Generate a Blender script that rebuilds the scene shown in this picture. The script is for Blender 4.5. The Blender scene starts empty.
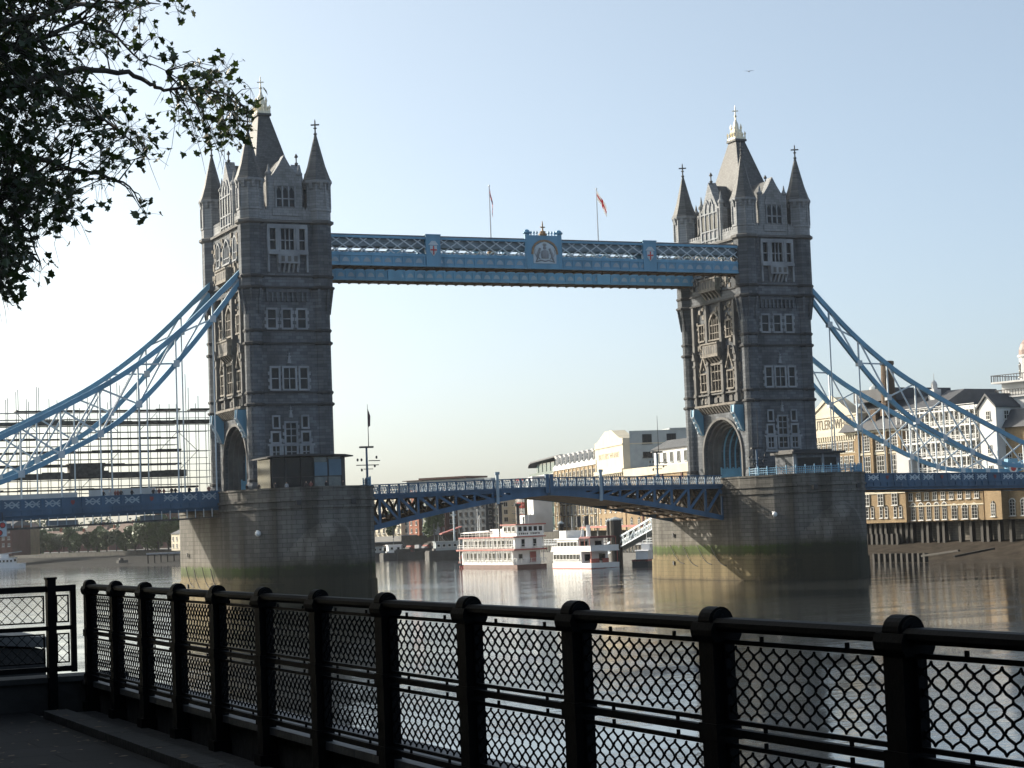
import bpy, bmesh, math, random
from mathutils import Vector, Matrix
R = math.radians
rng = random.Random(7)
scene = bpy.context.scene
COL = scene.collection

# ------------------------------------------------------------------ camera, world, sun, exposure
CAM = Vector((-128.998, -280.433, 9.9))
CR = Vector((0.9109607464, -0.4107848475, -0.0375010339)).normalized()
CF = Vector((0.4124662081, 0.9081664424, 0.0714516623)).normalized()
CU = CR.cross(CF).normalized()
FPX = 1973.7
cd = bpy.data.cameras.new('camera'); cam = bpy.data.objects.new('camera', cd); COL.objects.link(cam)
M3 = Matrix((CR, CU, -CF)).transposed()
cam.matrix_world = Matrix.Translation(CAM) @ M3.to_4x4()
cd.sensor_width = 36; cd.lens = FPX * 36 / 1024; cd.clip_start = 0.1; cd.clip_end = 8000
scene.camera = cam

SUN_AZ, SUN_EL = R(35), R(25)          # azimuth measured from +Y towards -X (the sun stands beyond the bridge, to the left)
sv = Vector((-math.sin(SUN_AZ)*math.cos(SUN_EL), math.cos(SUN_AZ)*math.cos(SUN_EL), math.sin(SUN_EL)))
w = bpy.data.worlds.new('World'); scene.world = w; w.use_nodes = True
nt = w.node_tree; bg = nt.nodes['Background']
sky = nt.nodes.new('ShaderNodeTexSky'); sky.sky_type = 'NISHITA'; sky.sun_disc = False
sky.sun_elevation = SUN_EL; sky.sun_rotation = -SUN_AZ
sky.air_density = 0.45; sky.dust_density = 3.0; sky.ozone_density = 2.2; sky.altitude = 0
wb = nt.nodes.new('ShaderNodeMix'); wb.data_type = 'RGBA'; wb.blend_type = 'MULTIPLY'; wb.inputs[0].default_value = 1; wb.inputs[7].default_value = (1.015, 1.035, .875, 1)   # camera white balance
nt.links.new(sky.outputs[0], wb.inputs[6]); hz_ = nt.nodes.new('ShaderNodeMix'); hz_.data_type = 'RGBA'; hz_.inputs[0].default_value = .25; hz_.inputs[7].default_value = (2.25, 2.48, 2.6, 1)   # even high haze
nt.links.new(wb.outputs[2], hz_.inputs[6]); nt.links.new(hz_.outputs[2], bg.inputs[0]); bg.inputs[1].default_value = 0.15
sd = bpy.data.lights.new('sun', 'SUN'); sd.energy = 4.0; sd.angle = R(0.5); sd.color = (1.0, 0.89, 0.74)
so = bpy.data.objects.new('sun', sd); COL.objects.link(so); so.rotation_euler = sv.to_track_quat('Z', 'Y').to_euler()
so.location = (0, 0, 300)
vs = scene.view_settings
vs.view_transform = 'Standard'; vs.look = 'None'; vs.exposure = 0.95; vs.gamma = 1; vs.use_curve_mapping = False
scene.cycles.max_bounces = 6; scene.cycles.volume_bounces = 0

# ------------------------------------------------------------------ placing helpers
def ray(px, py): return CF + CR*((px-512)/FPX) - CU*((py-384)/FPX)
def at_y(px, py, Y): d = ray(px, py); return CAM + d*((Y-CAM.y)/d.y)
def at_z(px, py, Z): d = ray(px, py); return CAM + d*((Z-CAM.z)/d.z)
def at_d(px, d, z=0.0, py=525):           # ground distance d from the camera
    q = ray(px, py); k = d/math.hypot(q.x, q.y); return Vector((CAM.x+q.x*k, CAM.y+q.y*k, z))
def z_d(px, py, d): q = ray(px, py); return CAM.z + q.z*d/math.hypot(q.x, q.y)

# ------------------------------------------------------------------ mesh builder
class MB:
    def __init__(s): s.v = []; s.f = []; s.m = []; s.uv = None
    def add(s, vs_, fs, m=0):
        b = len(s.v); s.v += [tuple(p) for p in vs_]
        for f in fs: s.f.append(tuple(i+b for i in f)); s.m.append(m)
        return s
    def box(s, x0, x1, y0, y1, z0, z1, m=0):
        return s.add([(x0,y0,z0),(x1,y0,z0),(x1,y1,z0),(x0,y1,z0),(x0,y0,z1),(x1,y0,z1),(x1,y1,z1),(x0,y1,z1)],
            [(0,3,2,1),(4,5,6,7),(0,1,5,4),(1,2,6,5),(2,3,7,6),(3,0,4,7)], m)
    def bar(s, a, b, w, h, m=0, up=(0,0,1)):
        a, b = Vector(a), Vector(b); d = (b-a).normalized(); u = Vector(up)
        if abs(d.dot(u)) > .99: u = Vector((0,1,0))
        x = d.cross(u).normalized(); y = x.cross(d).normalized()
        vs_ = []
        for p in (a, b):
            for sx, sy in ((-1,-1),(1,-1),(1,1),(-1,1)): vs_.append(p + x*(sx*w/2) + y*(sy*h/2))
        return s.add(vs_, [(0,1,2,3),(7,6,5,4),(0,4,5,1),(1,5,6,2),(2,6,7,3),(3,7,4,0)], m)
    def tube(s, pts, r, n=6, m=0, cap=True):
        pts = [Vector(p) for p in pts]; k = len(pts); rs = r if isinstance(r, (list, tuple)) else [r]*k
        vs_ = []; ref = Vector((0.3,0.2,0.93)).normalized()
        for i, p in enumerate(pts):
            d = (pts[min(i+1,k-1)]-pts[max(i-1,0)]).normalized()
            rf = ref if abs(d.dot(ref)) < .97 else Vector((1,0,0))
            x = d.cross(rf).normalized(); y = x.cross(d)
            for j in range(n):
                t = 2*math.pi*j/n; vs_.append(p + (x*math.cos(t)+y*math.sin(t))*rs[i])
        fs = [(i*n+j, i*n+(j+1)%n, (i+1)*n+(j+1)%n, (i+1)*n+j) for i in range(k-1) for j in range(n)]
        if cap: fs += [tuple(reversed(range(n))), tuple(range((k-1)*n, k*n))]
        return s.add(vs_, fs, m)
    def lathe(s, prof, n=8, c=(0,0), rot=None, m=0, sx=1, sy=1):
        rot = math.pi/n if rot is None else rot
        vs_ = []; k = len(prof)
        for r, z in prof:
            for j in range(n):
                t = 2*math.pi*j/n + rot; vs_.append((c[0]+sx*r*math.cos(t), c[1]+sy*r*math.sin(t), z))
        fs = [(i*n+j, i*n+(j+1)%n, (i+1)*n+(j+1)%n, (i+1)*n+j) for i in range(k-1) for j in range(n)]
        fs += [tuple(reversed(range(n))), tuple(range((k-1)*n, k*n))]
        return s.add(vs_, fs, m)
    def prism(s, poly, plane, a0, a1, m=0):
        def P(u, v, a): return {'xz':(u,a,v),'yz':(a,u,v),'xy':(u,v,a)}[plane]
        n = len(poly); vs_ = [P(u,v,a0) for u,v in poly] + [P(u,v,a1) for u,v in poly]
        fs = [tuple(range(n)), tuple(reversed(range(n,2*n)))] + [(i,(i+1)%n,n+(i+1)%n,n+i) for i in range(n)]
        return s.add(vs_, fs, m)
    def sphere(s, c, r, n=10, m=0, sz=1.0):
        prof = [(max(r*math.sin(math.pi*i/6), 1e-3), c[2]-r*sz*math.cos(math.pi*i/6)) for i in range(7)]
        return s.lathe(prof, n, (c[0],c[1]), m=m)
    def xform(s, M, start=0):
        for i in range(start, len(s.v)): s.v[i] = tuple(M @ Vector(s.v[i]))
        return s
    def mesh(s, name, mats, smooth=False, fix=True):
        me = bpy.data.meshes.new(name); me.from_pydata(s.v, [], s.f)
        for mt in (mats if isinstance(mats, (list,tuple)) else [mats]): me.materials.append(mt)
        if any(s.m): me.polygons.foreach_set('material_index', s.m)
        if s.uv:
            ul = me.uv_layers.new(name='UVMap'); fl = [c for f in s.uv for uv in f for c in uv]; ul.data.foreach_set('uv', fl)
        if fix and not s.uv:
            b = bmesh.new(); b.from_mesh(me); bmesh.ops.recalc_face_normals(b, faces=b.faces); b.to_mesh(me); b.free()
        if smooth: me.polygons.foreach_set('use_smooth', [True]*len(me.polygons))
        me.update(); return me
    def build(s, name, mats, parent=None, smooth=False, fix=True, loc=None):
        o = bpy.data.objects.new(name, s.mesh(name, mats, smooth, fix)); COL.objects.link(o)
        if parent is not None: o.parent = parent
        if loc is not None: o.location = loc
        return o
def inst(me, name, parent=None, loc=(0,0,0), rz=0.0, sc=None):
    o = bpy.data.objects.new(name, me); COL.objects.link(o); o.location = loc; o.rotation_euler = (0,0,rz)
    if sc is not None: o.scale = sc
    if parent is not None: o.parent = parent
    return o
def tag(o, label, cat, group=None):
    o['label'] = label; o['category'] = cat
    if group: o['group'] = group
    return o
def struct(o): o['kind'] = 'structure'; return o
def thing(name, label, cat, loc=(0,0,0), rz=0.0, group=None):
    o = bpy.data.objects.new(name, None); COL.objects.link(o); o.location = loc; o.rotation_euler = (0,0,rz); o.empty_display_size = .5
    return tag(o, label, cat, group)
def copy_tree(o, parent=None):
    c = o.copy(); COL.objects.link(c); c.parent = parent
    for ch in list(o.children): copy_tree(ch, c)
    return c

# ------------------------------------------------------------------ materials
def mat(name, col, rough=.7, metal=0., var=.12, vscale=.6, bump=0., bscale=8., spec=None, streak=False):
    m = bpy.data.materials.new(name); m.use_nodes = True; n = m.node_tree; p = n.nodes['Principled BSDF']
    p.inputs['Roughness'].default_value = rough; p.inputs['Metallic'].default_value = metal
    if spec is not None: p.inputs['Specular IOR Level'].default_value = spec
    tc = n.nodes.new('ShaderNodeTexCoord'); src = tc.outputs['Object']
    if streak:
        mp = n.nodes.new('ShaderNodeMapping'); mp.inputs['Scale'].default_value = (1,1,.12); n.links.new(src, mp.inputs[0]); src = mp.outputs[0]
    no = n.nodes.new('ShaderNodeTexNoise'); no.inputs['Scale'].default_value = vscale; no.inputs['Detail'].default_value = 6
    n.links.new(src, no.inputs['Vector'])
    cr = n.nodes.new('ShaderNodeValToRGB'); c = Vector(col)
    cr.color_ramp.elements[0].position = .3; cr.color_ramp.elements[1].position = .7
    cr.color_ramp.elements[0].color = (*(c*(1-var)), 1); cr.color_ramp.elements[1].color = (*(c*(1+var)), 1)
    n.links.new(no.outputs['Fac'], cr.inputs[0]); n.links.new(cr.outputs[0], p.inputs['Base Color'])
    if bump:
        n2 = n.nodes.new('ShaderNodeTexNoise'); n2.inputs['Scale'].default_value = bscale; n2.inputs['Detail'].default_value = 5
        n.links.new(tc.outputs['Object'], n2.inputs['Vector'])
        b = n.nodes.new('ShaderNodeBump'); b.inputs['Strength'].default_value = bump; b.inputs['Distance'].default_value = .05
        n.links.new(n2.outputs['Fac'], b.inputs['Height']); n.links.new(b.outputs[0], p.inputs['Normal'])
    return m
def masonry(name, c1, c2, mortar, bw, bh, ms=.02, rough=.85, stain=.35, sscale=.25, uv=False, bump=.5):
    """ashlar / brickwork: courses along (x+y, z) of the object, or along a UV map of perimeter length and height"""
    m = bpy.data.materials.new(name); m.use_nodes = True; n = m.node_tree; L = n.links.new; p = n.nodes['Principled BSDF']
    p.inputs['Roughness'].default_value = rough; p.inputs['Specular IOR Level'].default_value = .25
    tc = n.nodes.new('ShaderNodeTexCoord')
    if uv: vec = tc.outputs['UV']
    else:
        sp = n.nodes.new('ShaderNodeSeparateXYZ'); L(tc.outputs['Object'], sp.inputs[0])
        ad = n.nodes.new('ShaderNodeMath'); ad.operation = 'ADD'; L(sp.outputs[0], ad.inputs[0]); L(sp.outputs[1], ad.inputs[1])
        cb = n.nodes.new('ShaderNodeCombineXYZ'); L(ad.outputs[0], cb.inputs[0]); L(sp.outputs[2], cb.inputs[1]); vec = cb.outputs[0]
    br = n.nodes.new('ShaderNodeTexBrick'); br.inputs['Scale'].default_value = 1; br.inputs['Brick Width'].default_value = bw
    br.inputs['Row Height'].default_value = bh; br.inputs['Mortar Size'].default_value = ms; br.inputs['Mortar Smooth'].default_value = .3
    br.inputs['Color1'].default_value = (*c1,1); br.inputs['Color2'].default_value = (*c2,1); br.inputs['Mortar'].default_value = (*mortar,1)
    L(vec, br.inputs['Vector'])
    mp = n.nodes.new('ShaderNodeMapping'); mp.inputs['Scale'].default_value = (1,1,.35); L(tc.outputs['Object'], mp.inputs[0])
    no = n.nodes.new('ShaderNodeTexNoise'); no.inputs['Scale'].default_value = sscale; no.inputs['Detail'].default_value = 8; no.inputs['Roughness'].default_value = .65
    L(mp.outputs[0], no.inputs['Vector'])
    cr = n.nodes.new('ShaderNodeValToRGB'); cr.color_ramp.elements[0].position = .32; cr.color_ramp.elements[1].position = .68
    k = 1-stain; cr.color_ramp.elements[0].color = (k,k,k*.97,1); cr.color_ramp.elements[1].color = (1.12,1.12,1.12,1)
    L(no.outputs['Fac'], cr.inputs[0])
    mx = n.nodes.new('ShaderNodeMix'); mx.data_type = 'RGBA'; mx.blend_type = 'MULTIPLY'; mx.inputs[0].default_value = 1
    L(br.outputs['Color'], mx.inputs[6]); L(cr.outputs[0], mx.inputs[7]); L(mx.outputs[2], p.inputs['Base Color'])
    b = n.nodes.new('ShaderNodeBump'); b.inputs['Strength'].default_value = bump; b.inputs['Distance'].default_value = .06; b.invert = True
    L(br.outputs['Fac'], b.inputs['Height']); L(b.outputs[0], p.inputs['Normal'])
    return m
def glassy(name, col, rough=.08, spec=.6):
    m = mat(name, col, rough, var=.35, vscale=.9); m.node_tree.nodes['Principled BSDF'].inputs['Specular IOR Level'].default_value = spec
    return m

STONE = masonry('granite_ashlar', (.170,.186,.208), (.100,.112,.128), (.06,.064,.07), 1.1, .45, .02, bump=.2, stain=.45)
PALE = masonry('portland_stone', (.36,.375,.395), (.27,.283,.30), (.17,.178,.19), .9, .4, .02, stain=.4)
TRIM = mat('carved_stone', (.25,.268,.29), .85, var=.3, vscale=.5, bump=.3, bscale=3)
TRIMD = mat('weathered_stone', (.125,.125,.125), .88, var=.3, vscale=.5, bump=.3, bscale=3)
SLATE = masonry('roof_slate', (.135,.14,.145), (.095,.10,.106), (.055,.058,.06), .5, .28, .02, .6, .3, .4)
GLASS = glassy('window_glass', (.012,.014,.018), .15, .22)
GOLD = mat('gilded_cresting', (.80,.74,.58), .4, .1, .15, 2)
BLUE = mat('blue_paint', (.13,.31,.46), .45, var=.2, vscale=.4, streak=True)
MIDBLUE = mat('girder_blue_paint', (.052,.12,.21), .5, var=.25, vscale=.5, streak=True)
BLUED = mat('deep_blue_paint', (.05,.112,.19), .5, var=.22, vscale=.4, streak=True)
BLUEL = mat('light_blue_paint', (.16,.36,.50), .5, var=.15, vscale=.5)
PALEB = mat('pale_blue_white_paint', (.50,.57,.62), .5, var=.12)
WHITE = mat('white_paint', (.78,.78,.76), .5, var=.06)
SHADE = mat('shadow_toned_stone', (.052,.054,.058), .9, var=.3, vscale=.8)  # near-black tone stands in for the shadow lines under the string courses
LATT = mat('greyish_blue_paint', (.30,.38,.44), .55, var=.15)
FRAMEW = mat('window_frame_paint', (.52,.52,.50), .6, var=.1)
REDP = mat('red_paint', (.50,.06,.05), .5, var=.1)
RUST = mat('rusty_steel', (.16,.115,.075), .8, var=.35, vscale=.8)
DARK = mat('dark_steel', (.025,.026,.03), .6, var=.2)
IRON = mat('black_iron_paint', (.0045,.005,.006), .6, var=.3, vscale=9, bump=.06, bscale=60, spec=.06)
# ------------------------------------------------------------------ piers
def pier_material():
    m = masonry('pier_granite', (.175,.17,.158), (.13,.127,.12), (.07,.067,.062), 1.5, .62, .03, uv=True, stain=.4, sscale=.18)
    n = m.node_tree; L = n.links.new; p = n.nodes['Principled BSDF']
    base = p.inputs['Base Color'].links[0].from_socket
    tc = n.nodes.new('ShaderNodeTexCoord'); sp = n.nodes.new('ShaderNodeSeparateXYZ'); L(tc.outputs['Object'], sp.inputs[0])
    mp = n.nodes.new('ShaderNodeMapping'); mp.inputs['Scale'].default_value = (1,1,.45); L(tc.outputs['Object'], mp.inputs[0])
    no = n.nodes.new('ShaderNodeTexNoise'); no.inputs['Scale'].default_value = 1.3; no.inputs['Detail'].default_value = 10; no.inputs['Roughness'].default_value = .72; L(mp.outputs[0], no.inputs['Vector'])
    ma = n.nodes.new('ShaderNodeMath'); ma.operation = 'MULTIPLY_ADD'; ma.inputs[1].default_value = 2.0; L(no.outputs['Fac'], ma.inputs[0]); L(sp.outputs[2], ma.inputs[2])
    cr = n.nodes.new('ShaderNodeValToRGB'); e = cr.color_ramp.elements          # height + noise (noise adds about 1.2 m)
    mr = n.nodes.new('ShaderNodeMapRange'); mr.inputs[1].default_value = 0; mr.inputs[2].default_value = 10; L(ma.outputs[0], mr.inputs[0]); L(mr.outputs[0], cr.inputs[0])
    def st(pos, c, a): x = e.new(pos); x.color = (*c, a)
    e[0].position = 0; e[0].color = (.11,.09,.05,1); e[1].position = 1; e[1].color = (.3,.27,.23,0)
    st(.10, (.10,.08,.045), 1); st(.15, (.165,.13,.068), 1); st(.48, (.165,.135,.07), 1); st(.515, (.045,.06,.014), 1); st(.63, (.06,.095,.02), 1); st(.665, (.12,.115,.085), .6); st(.76, (.2,.18,.15), 0)
    mx = n.nodes.new('ShaderNodeMix'); mx.data_type = 'RGBA'; L(cr.outputs['Alpha'], mx.inputs[0]); L(base, mx.inputs[6]); L(cr.outputs[0], mx.inputs[7])
    m2 = n.nodes.new('ShaderNodeMix'); m2.data_type = 'RGBA'; m2.blend_type = 'MULTIPLY'; m2.inputs[0].default_value = .5
    L(mx.outputs[2], m2.inputs[6])
    bw = [x for x in n.nodes if x.type == 'TEX_BRICK'][0]
    c2 = n.nodes.new('ShaderNodeValToRGB'); c2.color_ramp.elements[0].color = (1,1,1,1); c2.color_ramp.elements[1].color = (.35,.35,.35,1)
    L(bw.outputs['Fac'], c2.inputs[0]); L(c2.outputs[0], m2.inputs[7])
    # dark drip streaks below the road
    m4 = n.nodes.new('ShaderNodeMapping'); m4.inputs['Scale'].default_value = (.55,.55,.03); L(tc.outputs['Object'], m4.inputs[0])
    n4 = n.nodes.new('ShaderNodeTexNoise'); n4.inputs['Scale'].default_value = .8; n4.inputs['Detail'].default_value = 5; L(m4.outputs[0], n4.inputs['Vector'])
    c4 = n.nodes.new('ShaderNodeValToRGB'); c4.color_ramp.elements[0].position = .4; c4.color_ramp.elements[1].position = .56
    c4.color_ramp.elements[0].color = (.45,.43,.4,1); c4.color_ramp.elements[1].color = (1,1,1,1); L(n4.outputs['Fac'], c4.inputs[0])
    m5 = n.nodes.new('ShaderNodeMix'); m5.data_type = 'RGBA'; m5.blend_type = 'MULTIPLY'; m5.inputs[0].default_value = .8; L(m2.outputs[2], m5.inputs[6]); L(c4.outputs[0], m5.inputs[7])
    ab = n.nodes.new('ShaderNodeMath'); ab.operation = 'MULTIPLY'; ab.inputs[1].default_value = -1; L(sp.outputs[1], ab.inputs[0])  # deep shade on the lower front nose, painted in as near-black
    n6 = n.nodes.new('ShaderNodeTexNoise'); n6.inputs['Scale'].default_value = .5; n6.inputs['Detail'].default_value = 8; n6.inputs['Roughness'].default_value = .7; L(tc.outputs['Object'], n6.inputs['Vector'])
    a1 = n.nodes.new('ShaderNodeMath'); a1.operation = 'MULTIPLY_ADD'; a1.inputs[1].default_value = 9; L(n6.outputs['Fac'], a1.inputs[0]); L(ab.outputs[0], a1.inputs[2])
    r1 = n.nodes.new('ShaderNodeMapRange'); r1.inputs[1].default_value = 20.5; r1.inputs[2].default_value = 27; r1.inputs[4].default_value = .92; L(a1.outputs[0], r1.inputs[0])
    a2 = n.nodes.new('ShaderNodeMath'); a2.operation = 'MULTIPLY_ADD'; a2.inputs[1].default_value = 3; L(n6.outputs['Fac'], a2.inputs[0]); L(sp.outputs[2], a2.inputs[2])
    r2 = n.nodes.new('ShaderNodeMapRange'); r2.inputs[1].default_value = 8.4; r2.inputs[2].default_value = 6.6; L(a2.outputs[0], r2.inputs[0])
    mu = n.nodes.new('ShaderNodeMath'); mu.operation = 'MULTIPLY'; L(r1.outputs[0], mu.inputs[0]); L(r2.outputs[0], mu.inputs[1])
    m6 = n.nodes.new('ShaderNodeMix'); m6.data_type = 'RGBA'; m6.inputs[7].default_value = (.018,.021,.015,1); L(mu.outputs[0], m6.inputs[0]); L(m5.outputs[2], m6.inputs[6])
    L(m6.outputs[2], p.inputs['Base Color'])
    return m
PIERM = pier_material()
def outline(hw, ys, yn, n=14, power=2.0):
    """half-plan of a pier: straight sides to |y| = ys, nose to |y| = yn; closed loop, counter-clockwise"""
    pts = []
    for k in range(n+1):
        t = math.pi*k/n; c, s_ = math.cos(t), math.sin(t)
        pts.append((hw*math.copysign(abs(c)**(2/power), c), ys + (yn-ys)*abs(s_)**(2/power)))
    pts += [(-x, -y) for x, y in pts]
    return pts
def loft(loops, zs, cap=True):
    b = MB(); n = len(loops[0]); k = len(loops); b.uv = []
    for lp, z in zip(loops, zs):
        for x, y in lp: b.v.append((x, y, z))
    per = [0]
    for i in range(n): a, c = loops[0][i], loops[0][(i+1)%n]; per.append(per[-1]+math.hypot(c[0]-a[0], c[1]-a[1]))
    for i in range(k-1):
        for j in range(n):
            b.f.append((i*n+j, i*n+(j+1)%n, (i+1)*n+(j+1)%n, (i+1)*n+j)); b.m.append(0)
            b.uv.append([(per[j],zs[i]),(per[j+1],zs[i]),(per[j+1],zs[i+1]),(per[j],zs[i+1])])
    if cap:
        b.f.append(tuple(range((k-1)*n, k*n))); b.m.append(0); b.uv.append([(x, y) for x, y in loops[-1]])
    return b
ZP = 16.2; PX = 41.15
def make_pier():
    t = thing('bridge_pier', 'x', 'bridge pier', (0,0,0), group='river piers of the bridge')
    o = lambda hw, yn: outline(hw, 10.0, yn)
    def ring(dz_hw, dz_y): return o(10.65+dz_hw, 26+dz_y)
    b = loft([ring(.35,.4), ring(.2,.25), ring(.2,.25), ring(0,0), ring(0,0), ring(.22,.22), ring(.22,.22), ring(.06,.06), ring(.06,.06), ring(.28,.28), ring(.28,.28)],
             [-3, 2.0, 3.2, 3.3, 13.2, 13.3, 13.65, 13.7, 14.25, 14.3, 14.6], cap=False)
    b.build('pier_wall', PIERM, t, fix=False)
    # parapet ring and paved top
    p = loft([ring(.05,.05), ring(.05,.05), ring(.2,.2), ring(.2,.2), ring(-.5,-.5), ring(-.5,-.5)], [14.6, 15.9, 15.95, 16.2, 16.2, 15.0], cap=True)
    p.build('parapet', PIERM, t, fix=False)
    # pointed cutwaters with domed tops
    for sg in (-1, 1):
        cw = MB(); cw.uv = []; n = 22; rows = [(1.0,-3),(1.0,2),(.99,5.5),(.95,7.2),(.87,8.8),(.74,10.2),(.56,11.3),(.36,12.0),(.14,12.35),(.01,12.4)]
        loops = []
        for f_, z in rows:
            lp = []
            for k in range(n+1):
                a = -1+2*k/n
                xx = a*8.0*f_; yy = sg*(20.2 + (29.2-20.2)*f_*(1-abs(a)**1.55))
                yy = sg*(abs(yy) + (1-f_)*3.4)
                lp.append((xx, yy))
            loops.append(lp)
        for lp, (f_, z) in zip(loops, rows):
            for x, y in lp: cw.v.append((x, y, z))
        for i in range(len(rows)-1):
            for j in range(n):
                q = (i*(n+1)+j, i*(n+1)+j+1, (i+1)*(n+1)+j+1, (i+1)*(n+1)+j); us = [(cw.v[t_][0], cw.v[t_][2]) for t_ in q]
                if sg > 0: q = q[::-1]; us = us[::-1]
                cw.f.append(q); cw.m.append(0); cw.uv.append(us)
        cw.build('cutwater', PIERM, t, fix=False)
    # drain holes and mooring rings as small dark boxes let into the face
    for x, y, z in ((-4.2,-25.1,14.05),(3.6,-25.1,14.05),(-10.86,8,7.3),(-10.95,8,2.7)):
        d = MB()
        if abs(x) > 10: d.box(x-.1,x+.05,y-.25,y+.25,z-.3,z+.3)
        else: d.box(x-.35,x+.35,y-.25,y+.6,z-.35,z+.35)
        d.build('drain_hole', DARK, t)
    for x, y, zt in ((-10.9,9.5,5.6),(-10.9,5.0,5.2),(-10.9,.5,5.5),(-10.9,-4,5.3)):
        pts = [(x, y-.5-4.4*s_, zt-3.0*s_ - .8*math.sin(math.pi*s_)) for s_ in [i/8 for i in range(9)]]
        MB().tube(pts, .06, 5).build('mooring_chain', DARK, t)
    lamp = MB(); lamp.sphere((-8.5,-20.2,10.1), .42, 12); lamp.box(-8.55,-8.45,-20.2,-18.6,10.4,10.55)
    lamp.build('navigation_lamp', WHITE, t, smooth=True)
    return t
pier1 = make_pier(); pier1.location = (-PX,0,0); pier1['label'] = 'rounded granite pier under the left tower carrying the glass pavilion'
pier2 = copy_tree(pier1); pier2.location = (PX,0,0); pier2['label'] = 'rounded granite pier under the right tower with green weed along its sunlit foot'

# ------------------------------------------------------------------ towers
TW, TD = 5.1, 9.6            # turret centres
XS, YF = 5.45, 10.35          # wall planes
def mapper(face, b0=0):
    if face == 'front': return lambda u, z, d: (u, -YF-d, z)
    if face == 'side': return lambda u, z, d: (-XS-d, u, z)
    if face == 'upfront': return lambda u, z, d: (u, -YF-.35-d, z)
def fbox(b, P, u0, u1, z0, z1, d0, d1, m=0):
    a = P(u0,z0,d0); c = P(u1,z1,d1)
    b.box(min(a[0],c[0]),max(a[0],c[0]),min(a[1],c[1]),max(a[1],c[1]),min(a[2],c[2]),max(a[2],c[2]), m)
def fpoly(b, P, pts, d0, d1, m=0):
    n = len(pts); vs_ = [P(u,z,d0) for u,z in pts]+[P(u,z,d1) for u,z in pts]
    b.add(vs_, [tuple(range(n)), tuple(range(2*n-1,n-1,-1))]+[(i,(i+1)%n,n+(i+1)%n,n+i) for i in range(n)], m)
def arch_pts(c, hw, zs, zt, n=8, pointed=False):
    pts = []
    for i in range(n+1):
        t = math.pi*i/n
        if pointed:
            x = math.cos(t); z = (1-abs(x)**1.6)
            pts.append((c+hw*x, zs+(zt-zs)*z))
        else: pts.append((c+hw*math.cos(t), zs+(zt-zs)*math.sin(t)))
    return pts
def tower_window(par, face, c, w_, z0, z1, nl=2, arched=False, quoin=True, transoms=(0.5,), fr=.28, mt=None, proud=.22):
    P = mapper(face); hw = w_/2; b = MB(); zs = z1 - (hw*.9 if arched else 0)
    fbox(b, P, c-hw-fr, c+hw+fr, z0-.26, z0, -.05, proud+.12)
    fbox(b, P, c-hw-fr, c-hw, z0, zs, -.05, proud); fbox(b, P, c+hw, c+hw+fr, z0, zs, -.05, proud)
    if arched:
        outer = arch_pts(c, hw+fr, zs, z1+fr, 10, True); inner = arch_pts(c, hw, zs, z1, 10, True)
        for i in range(10): fpoly(b, P, [outer[i], outer[i+1], inner[i+1], inner[i]], -.05, proud)
    else: fbox(b, P, c-hw-fr, c+hw+fr, z1, z1+fr, -.05, proud+.04)
    if quoin:
        k = int((zs-z0)/.5)
        for i in range(0, k, 2):
            for sg in (-1, 1):
                u = c+sg*(hw+fr); fbox(b, P, min(u,u+sg*.22), max(u,u+sg*.22), z0+i*.5, z0+i*.5+.5, -.05, proud-.04)
    for i in range(1, nl):
        u = c-hw+w_*i/nl; fbox(b, P, u-.07, u+.07, z0, zs+(.35*(z1-zs) if arched else 0), -.02, proud-.06)
    for tr in transoms:
        z = z0+(zs-z0)*tr; fbox(b, P, c-hw, c+hw, z-.07, z+.07, -.02, proud-.08)
    o = b.build('window', mt or TRIM, par)
    g = MB()
    if arched: fpoly(g, P, [(c-hw,z0),(c+hw,z0)]+arch_pts(c,hw,zs,z1,10,True), -.04, .03)
    else: fbox(g, P, c-hw, c+hw, z0, z1, -.04, .03)
    g.build('pane', GLASS, o)
    return o
SD = mat('carved_brown_stone', (.19,.175,.155), .88, var=.45, vscale=1.5, bump=.5, bscale=4)
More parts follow.
